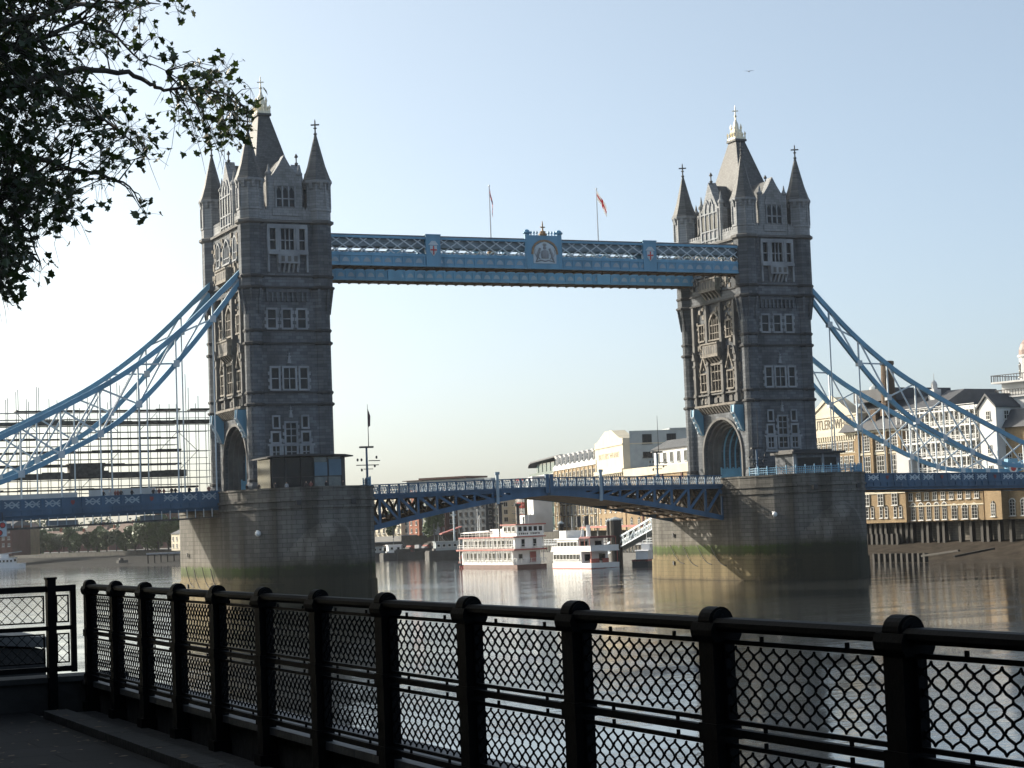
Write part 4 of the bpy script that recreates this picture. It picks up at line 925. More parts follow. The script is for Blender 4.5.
def window_mesh(w_, h, nx=2, nz=2, arched=False, frame=FRAMEW, glass=GLASS, bal=False, fr=.09, sur=0):
    key = (w_,h,nx,nz,arched,frame.name,glass.name,bal,fr,sur)
    if key in wcache: return wcache[key]
    b = MB(); hw = w_/2; zs = h-hw if arched else h
    if arched: b.prism([(-hw,0),(hw,0)]+arch_pts(0,hw,zs,h,8),'xz',-.06,.03,1)
    else: b.box(-hw,hw,-.06,.03,0,h,1)
    for i in range(nx+1):
        u = -hw+w_*i/nx; zt = zs + (math.sqrt(max(hw*hw-u*u,0)) if arched else 0); b.box(u-fr/2,u+fr/2,-.14,-.02,0,zt)
    for k in range(nz+1): z = zs*k/nz; b.box(-hw-fr/2,hw+fr/2,-.13,-.02,z-fr/2,z+fr/2)
    b.box(-hw-.2,hw+.2,-.3,-.02,-.2,-fr/2)
    if sur:
        if arched:
            o_, q_ = arch_pts(0,hw+sur,zs,h+sur,8), arch_pts(0,hw,zs,h,8)
            for i in range(8): b.add([(o_[i][0],-.1,o_[i][1]),(o_[i+1][0],-.1,o_[i+1][1]),(q_[i+1][0],-.1,q_[i+1][1]),(q_[i][0],-.1,q_[i][1]),(o_[i][0],0,o_[i][1]),(o_[i+1][0],0,o_[i+1][1]),(q_[i+1][0],0,q_[i+1][1]),(q_[i][0],0,q_[i][1])],[(0,1,2,3),(7,6,5,4),(0,4,5,1),(2,6,7,3)])
        else: b.box(-hw-sur,hw+sur,-.1,0,h,h+sur)
    if bal:
        b.box(-hw-.5,hw+.5,-1.3,-.02,-.35,-.2,2)
        for z in (.3,.75): b.box(-hw-.5,hw+.5,-1.3,-1.24,z,z+.06,2)
        for k in range(6): u = -hw-.5+(w_+1)*k/5; b.box(u-.03,u+.03,-1.3,-1.24,-.2,.8,2)
    wcache[key] = b.mesh('window', [frame, glass, DARK]); return wcache[key]
def building(name, label, pA, dA, pB, dB, z=0.0, cat='building', group=None):
    A, B = at_d(pA,dA), at_d(pB,dB); d = B-A; t = thing(name, label, cat, (A.x,A.y,z), math.atan2(d.y,d.x), group)
    return t, d.length
def wgrid(t, me, xs, zs, y=0.0, jitter=None):
    for z in zs:
        for x in xs: inst(me, 'window', t, (x, y, z))
def lin(a, b_, n): return [a+(b_-a)*(i+.5)/n for i in range(n)]
def text(s, size, mt, name, parent, loc, width=None, depth=.05):
    cu = bpy.data.curves.new(name, 'FONT'); cu.body = s; cu.size = size; cu.extrude = depth; cu.align_x = 'CENTER'; cu.align_y = 'CENTER'
    o = bpy.data.objects.new(name, cu); COL.objects.link(o); bpy.context.view_layer.update()
    me = bpy.data.meshes.new_from_object(o.evaluated_get(bpy.context.evaluated_depsgraph_get())); bpy.data.objects.remove(o); bpy.data.curves.remove(cu)
    xs = [v.co.x for v in me.vertices]; w0 = max(xs)-min(xs); k = (width/w0) if width else 1
    for v in me.vertices: v.co = (v.co.x*k, -v.co.z, v.co.y)
    me.materials.clear(); me.materials.append(mt); return inst(me, name, parent, loc)
LETTER = mat('dark_lettering', (.10,.085,.06), .7)

# --- the warehouse with the pediment right of the right tower
t, W = building('warehouse', 'cream pedimented brick warehouse lettered on its front just right of the right tower', 811.5, 446, 862, 428)
b = MB(); b.box(0,W,0,26,7.5,26.6); b.build('wall', BRICK, t)
b = MB(); b.box(-.4,W+.4,-.5,26,26.6,27.6); b.box(0,W,0,26,27.6,31.0); b.prism([(0,31),(W,31),(W*.93,31.3),(W*.55,35.2),(W*.45,35.2),(W*.07,31.3)],'xz',0,3); b.box(-.2,W+.2,-.25,26.2,30.8,31.15)
b.prism([(W*.05,31.15),(W*.09,31.15),(W*.47,34.9),(W*.53,34.9),(W*.91,31.15),(W*.95,31.15),(W*.56,35.5),(W*.44,35.5)],'xz',-.3,0)
b.build('pediment', CREAM, t)
b = MB()
for i in range(22): x = W*(i+.5)/22; b.box(x-.22,x+.22,-.42,0,25.6,26.6)
b.box(-.1,W+.1,-.12,0,25.2,25.6); b.box(-.1,W+.1,-.14,0,22.7,23.0); b.build('cornice', CREAM, t)
text('BUTLERS WHARF', 3.0, LETTER, 'lettering', t, (W*.53,-.04,29.2), W*.86)
for x in (0,W): b = MB(); b.box(x-.8,x+.8,-.35,.5,7.5,26.4); b.build('pilaster', BRICK, t)
me = window_mesh(1.5,2.3,2,3); mb = window_mesh(1.5,2.3,2,3,bal=True)
for k, z in enumerate((9.5,13.2,16.6,19.8,23.4)):
    for i, x in enumerate(lin(1.5,W-1.5,8)): inst(mb if i%3==1 and k in (1,2,3) else me, 'window', t, (x,0,z if k<4 else 23.15))
b = MB(); b.lathe([(1.8,35.4),(1.8,36.2),(1.5,37.0),(.8,37.6),(.1,37.8)],12,(W*.72,9)); b.build('roof_tank', GREYW, t)
# --- bays with tall windows and the chimney
t, W = building('brick_granary', 'brick warehouse bays with tall white framed windows and a steep dark roof', 865, 427, 907, 417.5)
b = MB(); b.box(0,W,0,22,7.5,27.0); b.build('wall', BRICK, t)
b = MB(); b.box(-.1,W+.1,-.2,0,13.6,14.2); b.box(-.1,W+.1,-.25,0,26.6,27.2); b.box(-.1,W+.1,-.15,0,21.9,22.4); b.box(.0,W,-.1,0,14.2,16.0); b.build('string_course', CREAM, t)
for i, x in enumerate(lin(0,W,3)):
    for z, h in ((16.4,5.2),(22.8,3.2)): inst(window_mesh(2.2,h,3,5), 'window', t, (x-.4,-.05,z))
    inst(window_mesh(1.6,2.4,2,3), 'window', t, (x-1.0,-.1,13.9+.2-2.9)); 
    for q in (-1.1,.5): inst(window_mesh(.8,2.6,1,3,True), 'window', t, (x+q,0,8.6))
    b = MB(); b.box(x+1.3,x+2.0,-.5,0,14.2,26.6); b.build('pilaster', BRICK, t)
b = MB(); b.prism([(-1,27.1),(23,27.1),(20,33.5),(6,33.5)],'yz',-6,W+2); b.box(-5,W*.55,3,20,33.4,36.0); r_ = b.build('roof', ROOFD, t)
b = MB(); b.box(W*.18,W*.30,1.0,3.5,27,31.5); b.lathe([(1.9,30.0),(1.8,32.4),(1.6,32.7),(1.3,40.6),(1.5,40.9),(1.5,41.5),(1.2,41.6)],14,(W*.50,2.6)); b.build('chimney', BRICKC, r_)
# --- white framed building
t, W = building('white_framed_building', 'modern building behind the right chains with a white grid of frames and balconies', 905, 419, 984, 403)
b = MB(); b.box(0,W,.6,20,14.0,30.5); b.build('wall', WHITEW, t); b = MB(); b.box(0,W,.2,20,7.5,14.0); b.build('brick_base', BRICK, t)
b = MB(); b.box(-.1,W+.1,0,.2,13.6,14.0); b.box(-.1,W+.1,.05,.2,10.6,10.85); b.build('string_course', CREAM, t)
n = 8
for i, x in enumerate(lin(.2,W-.2,n)):
    for k in range(5):
        inst(window_mesh(1.9,2.5,3,3,fr=.14), 'window', t, (x,.55,14.6+3.1*k))
for k in range(6):
    b = MB(); z = 14.1+3.1*k; b.box(0,W,-1.0,.55,z,z+.3); b.box(0,W,-1.0,-.92,z+.75,z+.85); b.box(0,W,-1.0,-.92,z+1.1,z+1.2)
    b.build('balcony', WHITE, t)
for i in range(n*2+1): x = W*i/(n*2); b = MB(); b.box(x-.1,x+.1,-1.0,-.8,14.0,30.2); b.build('post', WHITE, t)
for x in [W*f for f in (.115,.215,.315,.415,.515)]: inst(window_mesh(1.15,3.4,2,4,True,sur=.2,fr=.05), 'window', t, (x,.2,7.9))
for x in [W*f for f in (.64,.77,.89)]: inst(window_mesh(1.5,2.9,2,3,True,sur=.2,fr=.05), 'window', t, (x,.2,7.9))
for i, x in enumerate(lin(.8,W-.5,9)): inst(window_mesh(1.1,1.5,2,2), 'window', t, (x,.2,11.95))
b = MB(); b.prism([(-1,30.5),(21,30.5),(18,33),(6,33)],'yz',-2,W*.45); b.prism([(0,30.4),(21,30.4),(17,34.5),(8,34.5)],'yz',W*.28,W*.5); b.build('roof', ROOFD, t)
b = MB(); b.box(1.0,4.6,-2.4,0.5,14.0,22.0); q_ = b.build('lift_box', WHITEW, t)
b = MB(); b.box(W*.2-.9,W*.2+.9,5,7,32,34.9); b.lathe([(.7,34.9),(.7,35.9),(.5,36.4),(.08,36.8),(.05,38.2)],8,(W*.2,6)); b.build('roof_lantern', WHITEW, t)
# --- white hoist house, black roofed
t, W = building('hoist_house', 'white boarded hoist house with a black gabled roof, left of the cupola', 985, 402, 1002, 398)
b = MB(); b.box(0,W,0,9,14,29.6); b.prism([(0,29.6),(W,29.6),(W/2,31.8)],'xz',0,9); b.build('wall', WHITEW, t); b = MB(); b.box(0,W,.2,9,7.5,14); b.build('brick_base', BRICK, t)
b = MB(); b.prism([(-.4,29.4),(W/2,31.9),(W+.4,29.4),(W+.4,29.8),(W/2,32.4),(-.4,29.8)],'xz',-.4,9.4); b.build('roof', ROOFD, t)
for z in (16.5,20.5,27.2): inst(window_mesh(1.1,1.6,2,2), 'window', t, (W*.55,0,z))
for y, z in ((2.5,27.2),(6.5,27.2),(2.5,22),(6.5,22)):
    o = inst(window_mesh(1.1,1.6,2,2), 'window', t, (W,y,z), R(90))
inst(window_mesh(1.2,3.0,2,4,True), 'window', t, (W*.5,.2,8.2))
# --- old brewhouse with the cupola
t, W = building('brewhouse', 'old brick brewhouse under a white cupola with a copper dome at the right edge', 1003, 400, 1085, 388)
b = MB(); b.box(0,W,.3,22,7.5,25.5); b.build('wall', BRICK, t); b = MB(); b.prism([(-.5,25.4),(9,25.4),(7,29),(2,29)],'yz',-.4,W*.4); b.build('roof', ROOFD, t)
cx, cy = .9, 7.0
b = MB(); b.box(cx-3.4,cx+6,cy-3,cy+7,25.4,31.5); b.box(cx-3.9,cx+6.4,cy-3.5,cy+7.4,31.5,31.8); b.box(cx-3.0,cx+6,cy-2.5,cy+6,31.8,34.4); b.box(cx-4.4,cx+6.4,cy-4,cy+7.4,34.4,34.75); b.lathe([(2.5,34.7),(2.5,39.4),(2.75,39.5),(2.75,39.9),(2.4,40.0)],12,(cx+1.6,cy+1.5)); c_ = b.build('cupola', WHITEW, t)
b = MB(); b.lathe([(2.5,40.0),(2.45,40.9),(2.1,42.0),(1.5,42.9),(.7,43.5),(.3,43.7),(.35,44.3),(.1,44.6),(.06,46.2)],16,(cx+1.6,cy+1.5)); b.build('dome', mat('ribbed_copper', (.20,.13,.11), .5, var=.4, vscale=3), c_)
b = MB()
for zz, e in ((31.8,3.9),(34.75,4.4)):
    for k in range(16):
        u = cx-e+.1+(10.5)*k/15; b.box(u-.05,u+.05,cy-e+.45,cy-e+.52,zz,zz+1.3)
        v_ = cy-e+.45+10.5*k/15; b.box(cx-e,cx-e+.07,v_-.05,v_+.05,zz,zz+1.3)
    b.box(cx-e,cx+6.3,cy-e+.42,cy-e+.55,zz+1.2,zz+1.35); b.box(cx-e-.02,cx-e+.1,cy-e+.4,cy+7.3,zz+1.2,zz+1.35)
b.build('balustrade', DARK, c_)
for k in range(6):
    a = math.pi*2*k/6+.4; o = inst(window_mesh(.9,2.9,1,2,True), 'window', t, (cx+1.6+2.45*math.sin(a),cy+1.5-2.45*math.cos(a),35.6), a)
for i, x in enumerate(lin(1,W*.9,6)):
    inst(window_mesh(1.3,3.2,2,4,True,sur=.2), 'window', t, (x,.3,8.2)); inst(window_mesh(1.1,1.8,2,3), 'window', t, (x,.3,13.2)); inst(window_mesh(1.1,2.0,2,3), 'window', t, (x,.3,18.2))
GILT = mat('gilt_lettering', (.62,.42,.12), .5)
# wall lamps and discs along the brick front
# --- group seen below and above the lifting span
t, W = building('warehouse', 'long brick warehouse with white dormered attic behind the middle of the lifting span', 556, 645, 599, 582)
b = MB(); b.box(0,W,0,22,7.5,27.0); b.build('wall', BRICK, t)
b = MB(); b.box(-.2,W+.2,-.3,22,27,28.2); b.prism([(0,28.2),(22,28.2),(20,32.0),(2.5,32.0)],'yz',0,W); b.build('attic', WHITEW, t)
for i, x in enumerate(lin(1,W-1,9)):
    b = MB(); b.box(x-1.1,x+1.1,-.1,3.5,28.2,31.4); b.box(x-1.4,x+1.4,-.3,3.5,31.4,31.7); b.build('dormer', WHITEW, t); inst(window_mesh(1.4,2.0,2,2,frame=GREYW), 'window', t, (x,-.1,28.9))
for i, x in enumerate(lin(.5,W-.5,11)):
    for k, z in enumerate((9.0,12.6,16.0,19.6,23.2)): inst(window_mesh(2.1,2.7,2,2,glass=GLASS,bal=(i%2==0)), 'window', t, (x,0,z))
for i in range(12): x = W*i/11; b = MB(); b.box(x-.3,x+.3,-.3,0,7.5,26.8); b.build('pilaster', CREAM, t)
t, W = building('warehouse', 'tall cream gabled warehouse with faded lettering and side wall coloured grey for its shade behind the right leaf', 598, 583, 626, 549)
b = MB(); b.box(0,W,0,42,7.5,23.5); b.build('wall', BRICK, t)
b = MB(); b.box(-.5,W+.5,-.6,42,23.5,24.6); b.box(0,W,0,14,24.6,33.0); b.prism([(0,33),(W,33),(W*.9,33.2),(W*.62,35.8),(W*.38,35.8),(W*.1,33.2)],'xz',0,4); b.box(-.2,W+.2,-.25,14,31.2,31.5); b.build('pediment', CREAM, t)
b = MB(); b.box(.2,W-.01,14.01,44,24.6,35.0); b.box(W,W+.04,2.0,44,24.6,34.9); b.box(0,W+.3,13.5,44.4,35.0,35.4); b.build('upper_storey', GREYW, t)  # right flank coloured grey to carry its shade
b = MB()
for i in range(14): x = W*(i+.5)/14; b.prism([(-.5,23.4),(0,23.4),(0,21.9),(-.12,22.0)],'yz',x-.35,x+.35)
b.build('cornice', CREAM, t)
text('BUTLERS WHARF', 2.2, mat('faded_lettering',(.42,.37,.27),.8), 'lettering', t, (W*.5,-.04,28.6), W*.72)
for x in lin(1,W-1,5):
    for z in (9.0,12.6,16.0,19.2): inst(window_mesh(1.5,2.1,2,2,True), 'window', t, (x,0,z))
for y in (7,14,24,34):
    for z, h in ((31.2,2.6),(27.4,1.5)): inst(window_mesh(2.6,h,2,1,frame=DARK), 'window', t, (W+.05,y,z), R(90))
t, W = building('warehouse', 'lower brick wharf building with a white penthouse strip beside the right tower', 627, 547, 702, 500)
b = MB(); b.box(0,W,0,24,7.5,22.0); b.build('wall', BRICK, t); b = MB(); b.box(-.2,W+.2,-.4,24,22.0,24.2); b.build('cornice', CREAM, t)
b = MB(); b.box(W*.35,W,1.5,20,24.2,28.6); b.build('penthouse', WHITEW, t); b = MB(); b.prism([(.8,28.6),(21,28.6),(16,31.2),(6,31.2)],'yz',W*.33,W+1); b.build('roof', SLATE, t)
for x in lin(W*.36,W,7): inst(window_mesh(1.9,2.6,2,1,frame=GREYW), 'window', t, (x,1.5,25.0))
for i, x in enumerate(lin(1,W-1,9)):
    for k, z in enumerate((8.8,12.4,15.6,18.6)): inst(window_mesh(1.5,2.2,2,2,True,bal=(i%4==1 and k>0)), 'window', t, (x,0,z))
for x in (W*.24,W*.52,W*.78): b = MB(); b.box(x-.5,x+.5,-.25,0,7.5,22); b.build('pilaster', BRICKD, t)
# modern glass building
t, W = building('glass_office', 'dark green glass building with an oversailing curved roof above the middle of the bridge', 537, 700, 568, 650)
b = MB(); b.box(3,W,0,30,7.5,31.0); b.build('wall', TEAL, t)
b = MB(); b.prism([(-2.5,29.9),(-1,30.8),(2,31.4),(W,32.2),(W,32.6),(2,31.9),(-1.2,31.3),(-2.7,30.2)],'xz',-2,24); b.build('roof', ROOFD, t)
for z in (18.5,22.5,26.5): b = MB(); b.box(-3,W,-1.5,0,z,z+.35); b.box(-3,W,-1.5,-1.4,z+.35,z+1.3,1); b.build('balcony', [WHITEW, TEAL], t)
for x in lin(3,W,7): b = MB(); b.box(x-.1,x+.1,-.15,0,7.6,31); b.build('mullion', DARK, t)
# white slab
t, W = building('white_slab_block', 'plain white and grey slab block standing behind the paddle boat', 528, 640, 534, 618)
b = MB(); b.box(0,W,0,6,7.5,25.0); b.build('wall', WHITEW, t)
for z in (9,12,15,18,21): inst(window_mesh(1.4,1.7,1,1), 'window', t, (W*.5,0,z))
b = MB(); b.box(W*.3,W+8,-3.5,0,7.5,13.0); b.build('annex', WHITEW, t); inst(window_mesh(5.0,3.0,2,2,frame=GREYW), 'window', t, (W+4,-3.5,9.4))
# apartment blocks under the left half of the span
def flats(name, label, pA, dA, pB, dB, ztop, mt, nx, nz, w_=1.6, h=1.7, bal=False, depth=14, fm=None, glass=None):
    t, W = building(name, label, pA, dA, pB, dB); b = MB(); b.box(0,W,0,depth,7.5,ztop); b.build('wall', mt, t); b = MB(); b.box(-.3,W+.3,-.3,depth+.3,ztop,ztop+.5); b.build('roof', ROOFD, t)
    hh = (ztop-8.3)/nz; me = window_mesh(min(w_, W/nx*.8),h,2,1,bal=bal,frame=fm or FRAMEW,glass=glass or GLASS)
    for k in range(nz):
        for x in lin(0,W,nx): inst(me,'window',t,(x,0,8.6+hh*k))
    me2 = window_mesh(1.4,1.6,2,1)
    for k in range(nz):
        for y in lin(0,depth,3): inst(me2,'window',t,(W,y,8.6+hh*k),R(90))
    return t
GB = glassy('pale_reflecting_glass', (.16,.20,.22), .1)
flats('apartment_block','pale balconied flats beside the left pier below the span',372,790,401,760,26,CREAM,6,6,2.2,1.9,True)
flats('apartment_block','narrow glass fronted stair tower left of the orange brick flats',402,765,409,758,25,GREYW,2,6,2.2,2.2,False,glass=GB)
flats('apartment_block','orange red brick flats standing behind the moored barges',409,752,419,742,25,BRICKR,2,6,1.5,1.5)
flats('apartment_block','glazed corner block between the orange and the dark brick flats',419,745,428,738,25,GREYW,2,7,2.6,1.8,False,glass=GB)
flats('apartment_block','dark brick flats with few windows right of the orange brick flats',428,748,446,735,25.5,BRICKD,4,6,1.2,1.4)
flats('apartment_block','dark brick flats with white balcony windows left of the dark blue grey block',446,742,457,735,25.5,BRICKD,2,6,2.8,1.9,True)
flats('apartment_block','dark blue grey block behind the paddle boat',458,730,486,720,25,mat('dark_slate_cladding',(.06,.075,.09),.8,var=.25),5,6,1.0,1.2,fm=DARK)  # cladding in one even dark blue grey
flats('apartment_block','yellow brick block rising behind the dark blue grey block',466,775,482,765,27,BRICK,3,7,1.3,1.5)
flats('apartment_block','stepped flats crowded with balconies left of the red lattice mast',487,735,500,715,22,CREAM,4,5,2.4,2.0,True,fm=GREYW)
flats('apartment_block','taller grey and yellow balconied flats behind the paddle boat funnel',498,740,517,715,26,GREYW,5,6,2.2,2.0,True)
flats('apartment_block','yellow flats between red lattice mast and white slab block',516,700,525,690,25,BRICK,3,6,1.8,1.8,True)
t, W = building('tower_block', 'small grey flat topped tower block on the skyline over the left leaf', 478, 1500, 494, 1490); b = MB(); b.box(0,W,0,12,7.5,44); b.build('wall', GREYW, t); b = MB(); b.box(W*.2,W*.8,2,9,44,46.5); b.build('plant_room', GREYW, t)
t, W = building('flat_roofed_block', 'long low flat roofed block just above the left leaf parapet', 408, 900, 468, 880); b = MB(); b.box(0,W,0,14,7.5,31.6); b.build('wall', GREYW, t); b = MB(); b.box(W*.25,W+1,-2,15,31.9,32.7); b.box(-1,W*.3,-2,15,31.6,31.9); b.build('roof', BRICKD, t)
# red and white lattice mast
p = at_d(521.5, 660, 7.5); lm = thing('lattice_mast', 'red and white lattice mast behind the paddle boat pilot house', 'mast', p)
for k in range(9):
    b = MB(); z = 2.0*k
    for sx, sy in ((-1,-1),(1,-1),(1,1),(-1,1)): b.box(sx*.8-.16,sx*.8+.16,sy*.8-.16,sy*.8+.16,z,z+2.0)
    for y in (-.8,.8): b.bar((-.8,y,z),(.8,y,z+2),.2,.24); b.bar((.8,y,z),(-.8,y,z+2),.2,.24)
    b.build('segment', (REDP, WHITE)[k%2], lm)

# ------------------------------------------------------------------ far left bank: row of trees, houses, wood, boats
def leaf_mat(name, c, var=.35):
    m = mat(name, c, .6, var=var, vscale=.25); return m
LEAF_A = leaf_mat('leaf_mid_green', (.055,.095,.028)); LEAF_B = leaf_mat('leaf_dark_green', (.032,.062,.022)); LEAF_C = leaf_mat('leaf_olive_green', (.085,.11,.035))
def crown(rx, rz, zc, n, size, seed, lumps=7):
    q = random.Random(seed); b = MB(); cs = [(q.uniform(-.55,.55)*rx, q.uniform(-.55,.55)*rx, zc+q.uniform(-.6,.55)*rz, q.uniform(.4,.62)) for _ in range(lumps)]
    for _ in range(n):
        cx, cy, cz, k = q.choice(cs); d = Vector((q.gauss(0,1),q.gauss(0,1),q.gauss(0,1))).normalized(); r = k*(q.random()**.35)
        p = Vector((cx+d.x*r*rx, cy+d.y*r*rx, cz+d.z*r*rz)); u = Vector((q.gauss(0,1),q.gauss(0,1),q.gauss(0,1))).normalized(); v_ = u.orthogonal().normalized(); s_ = size*q.uniform(.6,1.3)
        b.add([p-u*s_, p-v_*s_*.6, p+u*s_, p+v_*s_*.6],[(0,1,2,3)])
    return b
cr_meshes = [crown(3.6,4.2,4.9,2200,.48,s).mesh('crown', mt, fix=False) for s, mt in ((1,LEAF_A),(2,LEAF_B),(3,LEAF_A))]
tb = MB(); tb.tube([(0,0,0),(.1,0,2),(0,.1,4.5)],[.28,.2,.12],6); trunk_me = tb.mesh('trunk', TIMBER)
def small_tree(x, y, z, s, label, k, group):
    t = thing('round_tree', label, 'tree', (x,y,z), rng.uniform(0,6), group); t.scale = (s,s,s*rng.uniform(.9,1.15))
    inst(cr_meshes[k%3], 'crown', t); inst(trunk_me, 'trunk', t); return t
for k in range(14):
    p = at_d(20+9.6*k+rng.uniform(-1.2,1.2), 925-6*k, 5.2); small_tree(p.x,p.y,5.2,rng.uniform(1.0,1.25),'round green tree in the even row along the far river wall',k,'even row of trees on the far bank')
for px_, d_, s_, lb in ((147,838,1.55,'broad pale green tree ending the far row near the left pier'),(158,826,1.75,'largest leafy tree on the far bank close to the left pier'),(168,818,1.5,'rounded tree beside the white house at the left pier'),(135,850,1.3,'smaller darker tree before the broad pale one on the far bank'),(393,735,1.0,'dark bush by the pale flats under the span'),(434,712,1.15,'round green tree in front of the dark brick flats')):
    p = at_d(px_, d_, 5.2); small_tree(p.x,p.y,5.2 if px_ < 300 else 7.0,s_,lb,int(px_),None)
b = MB(); q = random.Random(5)
for i in range(130):
    px_ = q.uniform(-80,215); d_ = q.uniform(1010,1350); p = at_d(px_, d_, 5); h = q.uniform(11,17) + (d_-1000)*.004
    c = crown(q.uniform(5,9),h*.5,h*.6,240,1.0,1000+i,5); c.xform(Matrix.Translation(p)); b.v, base = b.v+c.v, len(b.v); b.f += [tuple(k+base for k in f) for f in c.f]; b.m += c.m
wd = tag(b.build('far_wood', LEAF_B, fix=False), 'dark green wooded rise on the far left horizon below the approach span', 'wood'); wd['kind'] = 'stuff'
TILE = mat('brown_roof_tiles', (.20,.14,.11), .8, var=.2)
for pA, pB, d_, zt, rt, lb in ((84,103,985,12.5,17.5,'brown roofed terrace house with a pale gable in the middle of the far bank'),(101,108,980,12,16,'low brown roofed house tucked beside the pale gable on the far bank'),(116,131,990,13,18.0,'broad brown roofed house right of the terrace on the far bank'),(40,62,1000,12,15.5,'long low house with a dark roof behind the tree row'),(64,84,995,12,15,'low pale roofed house between the long house and the terrace')):
    t, W = building('terrace_house', lb, pA, d_, pB, d_-6, cat='house'); b = MB(); b.box(0,W,0,9,5,zt); b.build('wall', BRICKD, t)
    b = MB(); b.prism([(-.5,zt),(9.5,zt),(4.5,rt)],'yz',-.3,W+.3); r_ = b.build('roof', TILE, t); b = MB(); b.box(W*.7,W*.8,4,5,rt-1,rt+1.4); b.build('chimney', BRICKR, r_)
    for x in lin(0,W,3): inst(window_mesh(1.2,1.4,2,2),'window',t,(x,0,9.3))
t, W = building('brick_block','dark blue grey wharf block at the far left edge of the far bank',-22,900,11.5,890); b = MB(); b.box(0,W,0,14,5,18.0); b.build('wall', BRICKD, t); b = MB(); b.prism([(-.5,18),(14.5,18),(7,21)],'yz',-.5,W+.5); b.build('roof', ROOFD, t)
for x in lin(0,W,6):
    for z in (9,12,15): inst(window_mesh(1.0,1.4,2,2),'window',t,(x,0,z))
t, W = building('brick_house','narrow tan house beside the dark block at the far left',12.5,905,20,900); b = MB(); b.box(0,W,0,10,5,17.0); b.build('wall', BRICK, t); b = MB(); b.prism([(0,17),(W,17),(W/2,19)],'xz',0,10); b.build('roof', TILE, t)
for x in lin(0,W,2):
    for z in (9,12,14.6): inst(window_mesh(.9,1.4,2,2),'window',t,(x,0,z))
t, W = building('white_house','small white house seen just left of the left pier',171,800,182,790); b = MB(); b.box(0,W,0,9,5,11.6); b.build('wall', CREAM, t); b = MB(); b.prism([(-.4,11.6),(9.4,11.6),(4.5,13.6)],'yz',-.3,W+.3); b.build('roof', ROOFD, t)
for x in lin(0,W,3):
    for z in (6.2,9): inst(window_mesh(1.0,1.4,2,2),'window',t,(x,0,z))
t, W = building('red_brick_tower','dark red brick tower block above the trees by the left pier',155,1010,168,1005); b = MB(); b.box(0,W,0,10,5,26); b.build('wall', BRICKD, t)
for x in lin(0,W,3):
    for z in (18,21,24): inst(window_mesh(1.0,1.4,2,2),'window',t,(x,0,z-.6))
b = MB(); b.box(-.3,W+.3,-.3,10.3,26,26.6); b.build('roof', ROOFD, t)
p = at_d(170, 770, 3.6); t = thing('river_jetty','flat pale jetty deck at the foot of the trees by the left pier','jetty',(p.x,p.y,2.4),R(-25)); b = MB(); b.box(-9,7,-2,3,1.6,2.2); b.build('deck', TRIM, t); b = MB(); 
for k in range(7): b.box(-8.6+2.5*k,-8.2+2.5*k,-1.9,-1.5,-4,1.6)
b.build('piles', TIMBER, t)

# ------------------------------------------------------------------ timber piles on the right foreshore
pile_g = 'dark timber fender piles along the right river wall'
pm = []
for h in (5.2, 4.2, 2.6):
    b = MB(); b.box(-.45,.45,-.4,.4,-1.5,h-.1); b.box(-.4,.4,-.35,.35,h-.1,h); pm.append(b.mesh('timber_pile', TIMBER))
wl = sub([(128.2,-60),(122.4,24.5),(112.7,83.4),(116.8,126)],40)
def wall_at(px):
    best = min(wl, key=lambda q_: abs((Vector((q_[0],q_[1],5))-CAM).normalized().dot(CR) - ray(px,520).normalized().dot(CR))); return best
for px_ in (873,877.5,883,887.5,893.5,899,904.5):
    x, y = wall_at(px_); o = inst(pm[0],'timber_pile',None,(x-1.0,y,2.6)); tag(o,'tall dark timber pile standing close together beside the right pier','pile',pile_g)
for px_ in (875,880,885.5,890.5,896,902,907):
    x, y = wall_at(px_); o = inst(pm[2],'timber_pile',None,(x-2.4,y-.5,2.6)); tag(o,'short dark timber pile in the front row beside the right pier','pile',pile_g)
for px_ in (912,919,927,935,943,951,963,974,985,995,1005,1016):
    x, y = wall_at(px_); o = inst(pm[1],'timber_pile',None,(x-.85,y,3.2)); tag(o,'thick black timber fender against the brick front on the right','pile',pile_g)
# low groyne of stumps and two dark kerbs on the shingle
gm = MB(); gm.box(-.4,.4,-.3,.3,-.8,.95); gme = gm.mesh('groyne_stump', TIMBER)
for k in range(10):
    p = at_z(875+5.6*k, 555.2-.06*k, 1.5); o = inst(gme,'groyne_stump',None,(p.x,p.y,.85)); tag(o,'low timber stump in the row on the wet shingle','stump','row of timber stumps on the shingle')
for (xa, ya, xb, yb, lb) in ((922,556,959,550.5,'long dark timber baulk lying nearer the stumps on the shingle'),(954,556.5,994,548.5,'long dark timber baulk lying toward the right on the shingle')):
    a, c = at_z(xa,ya,1.4), at_z(xb,yb,2.4); b = MB(); b.bar((0,0,0),c-a,.45,.35); tag(b.build('timber_baulk', TIMBER, loc=a),lb,'timber')
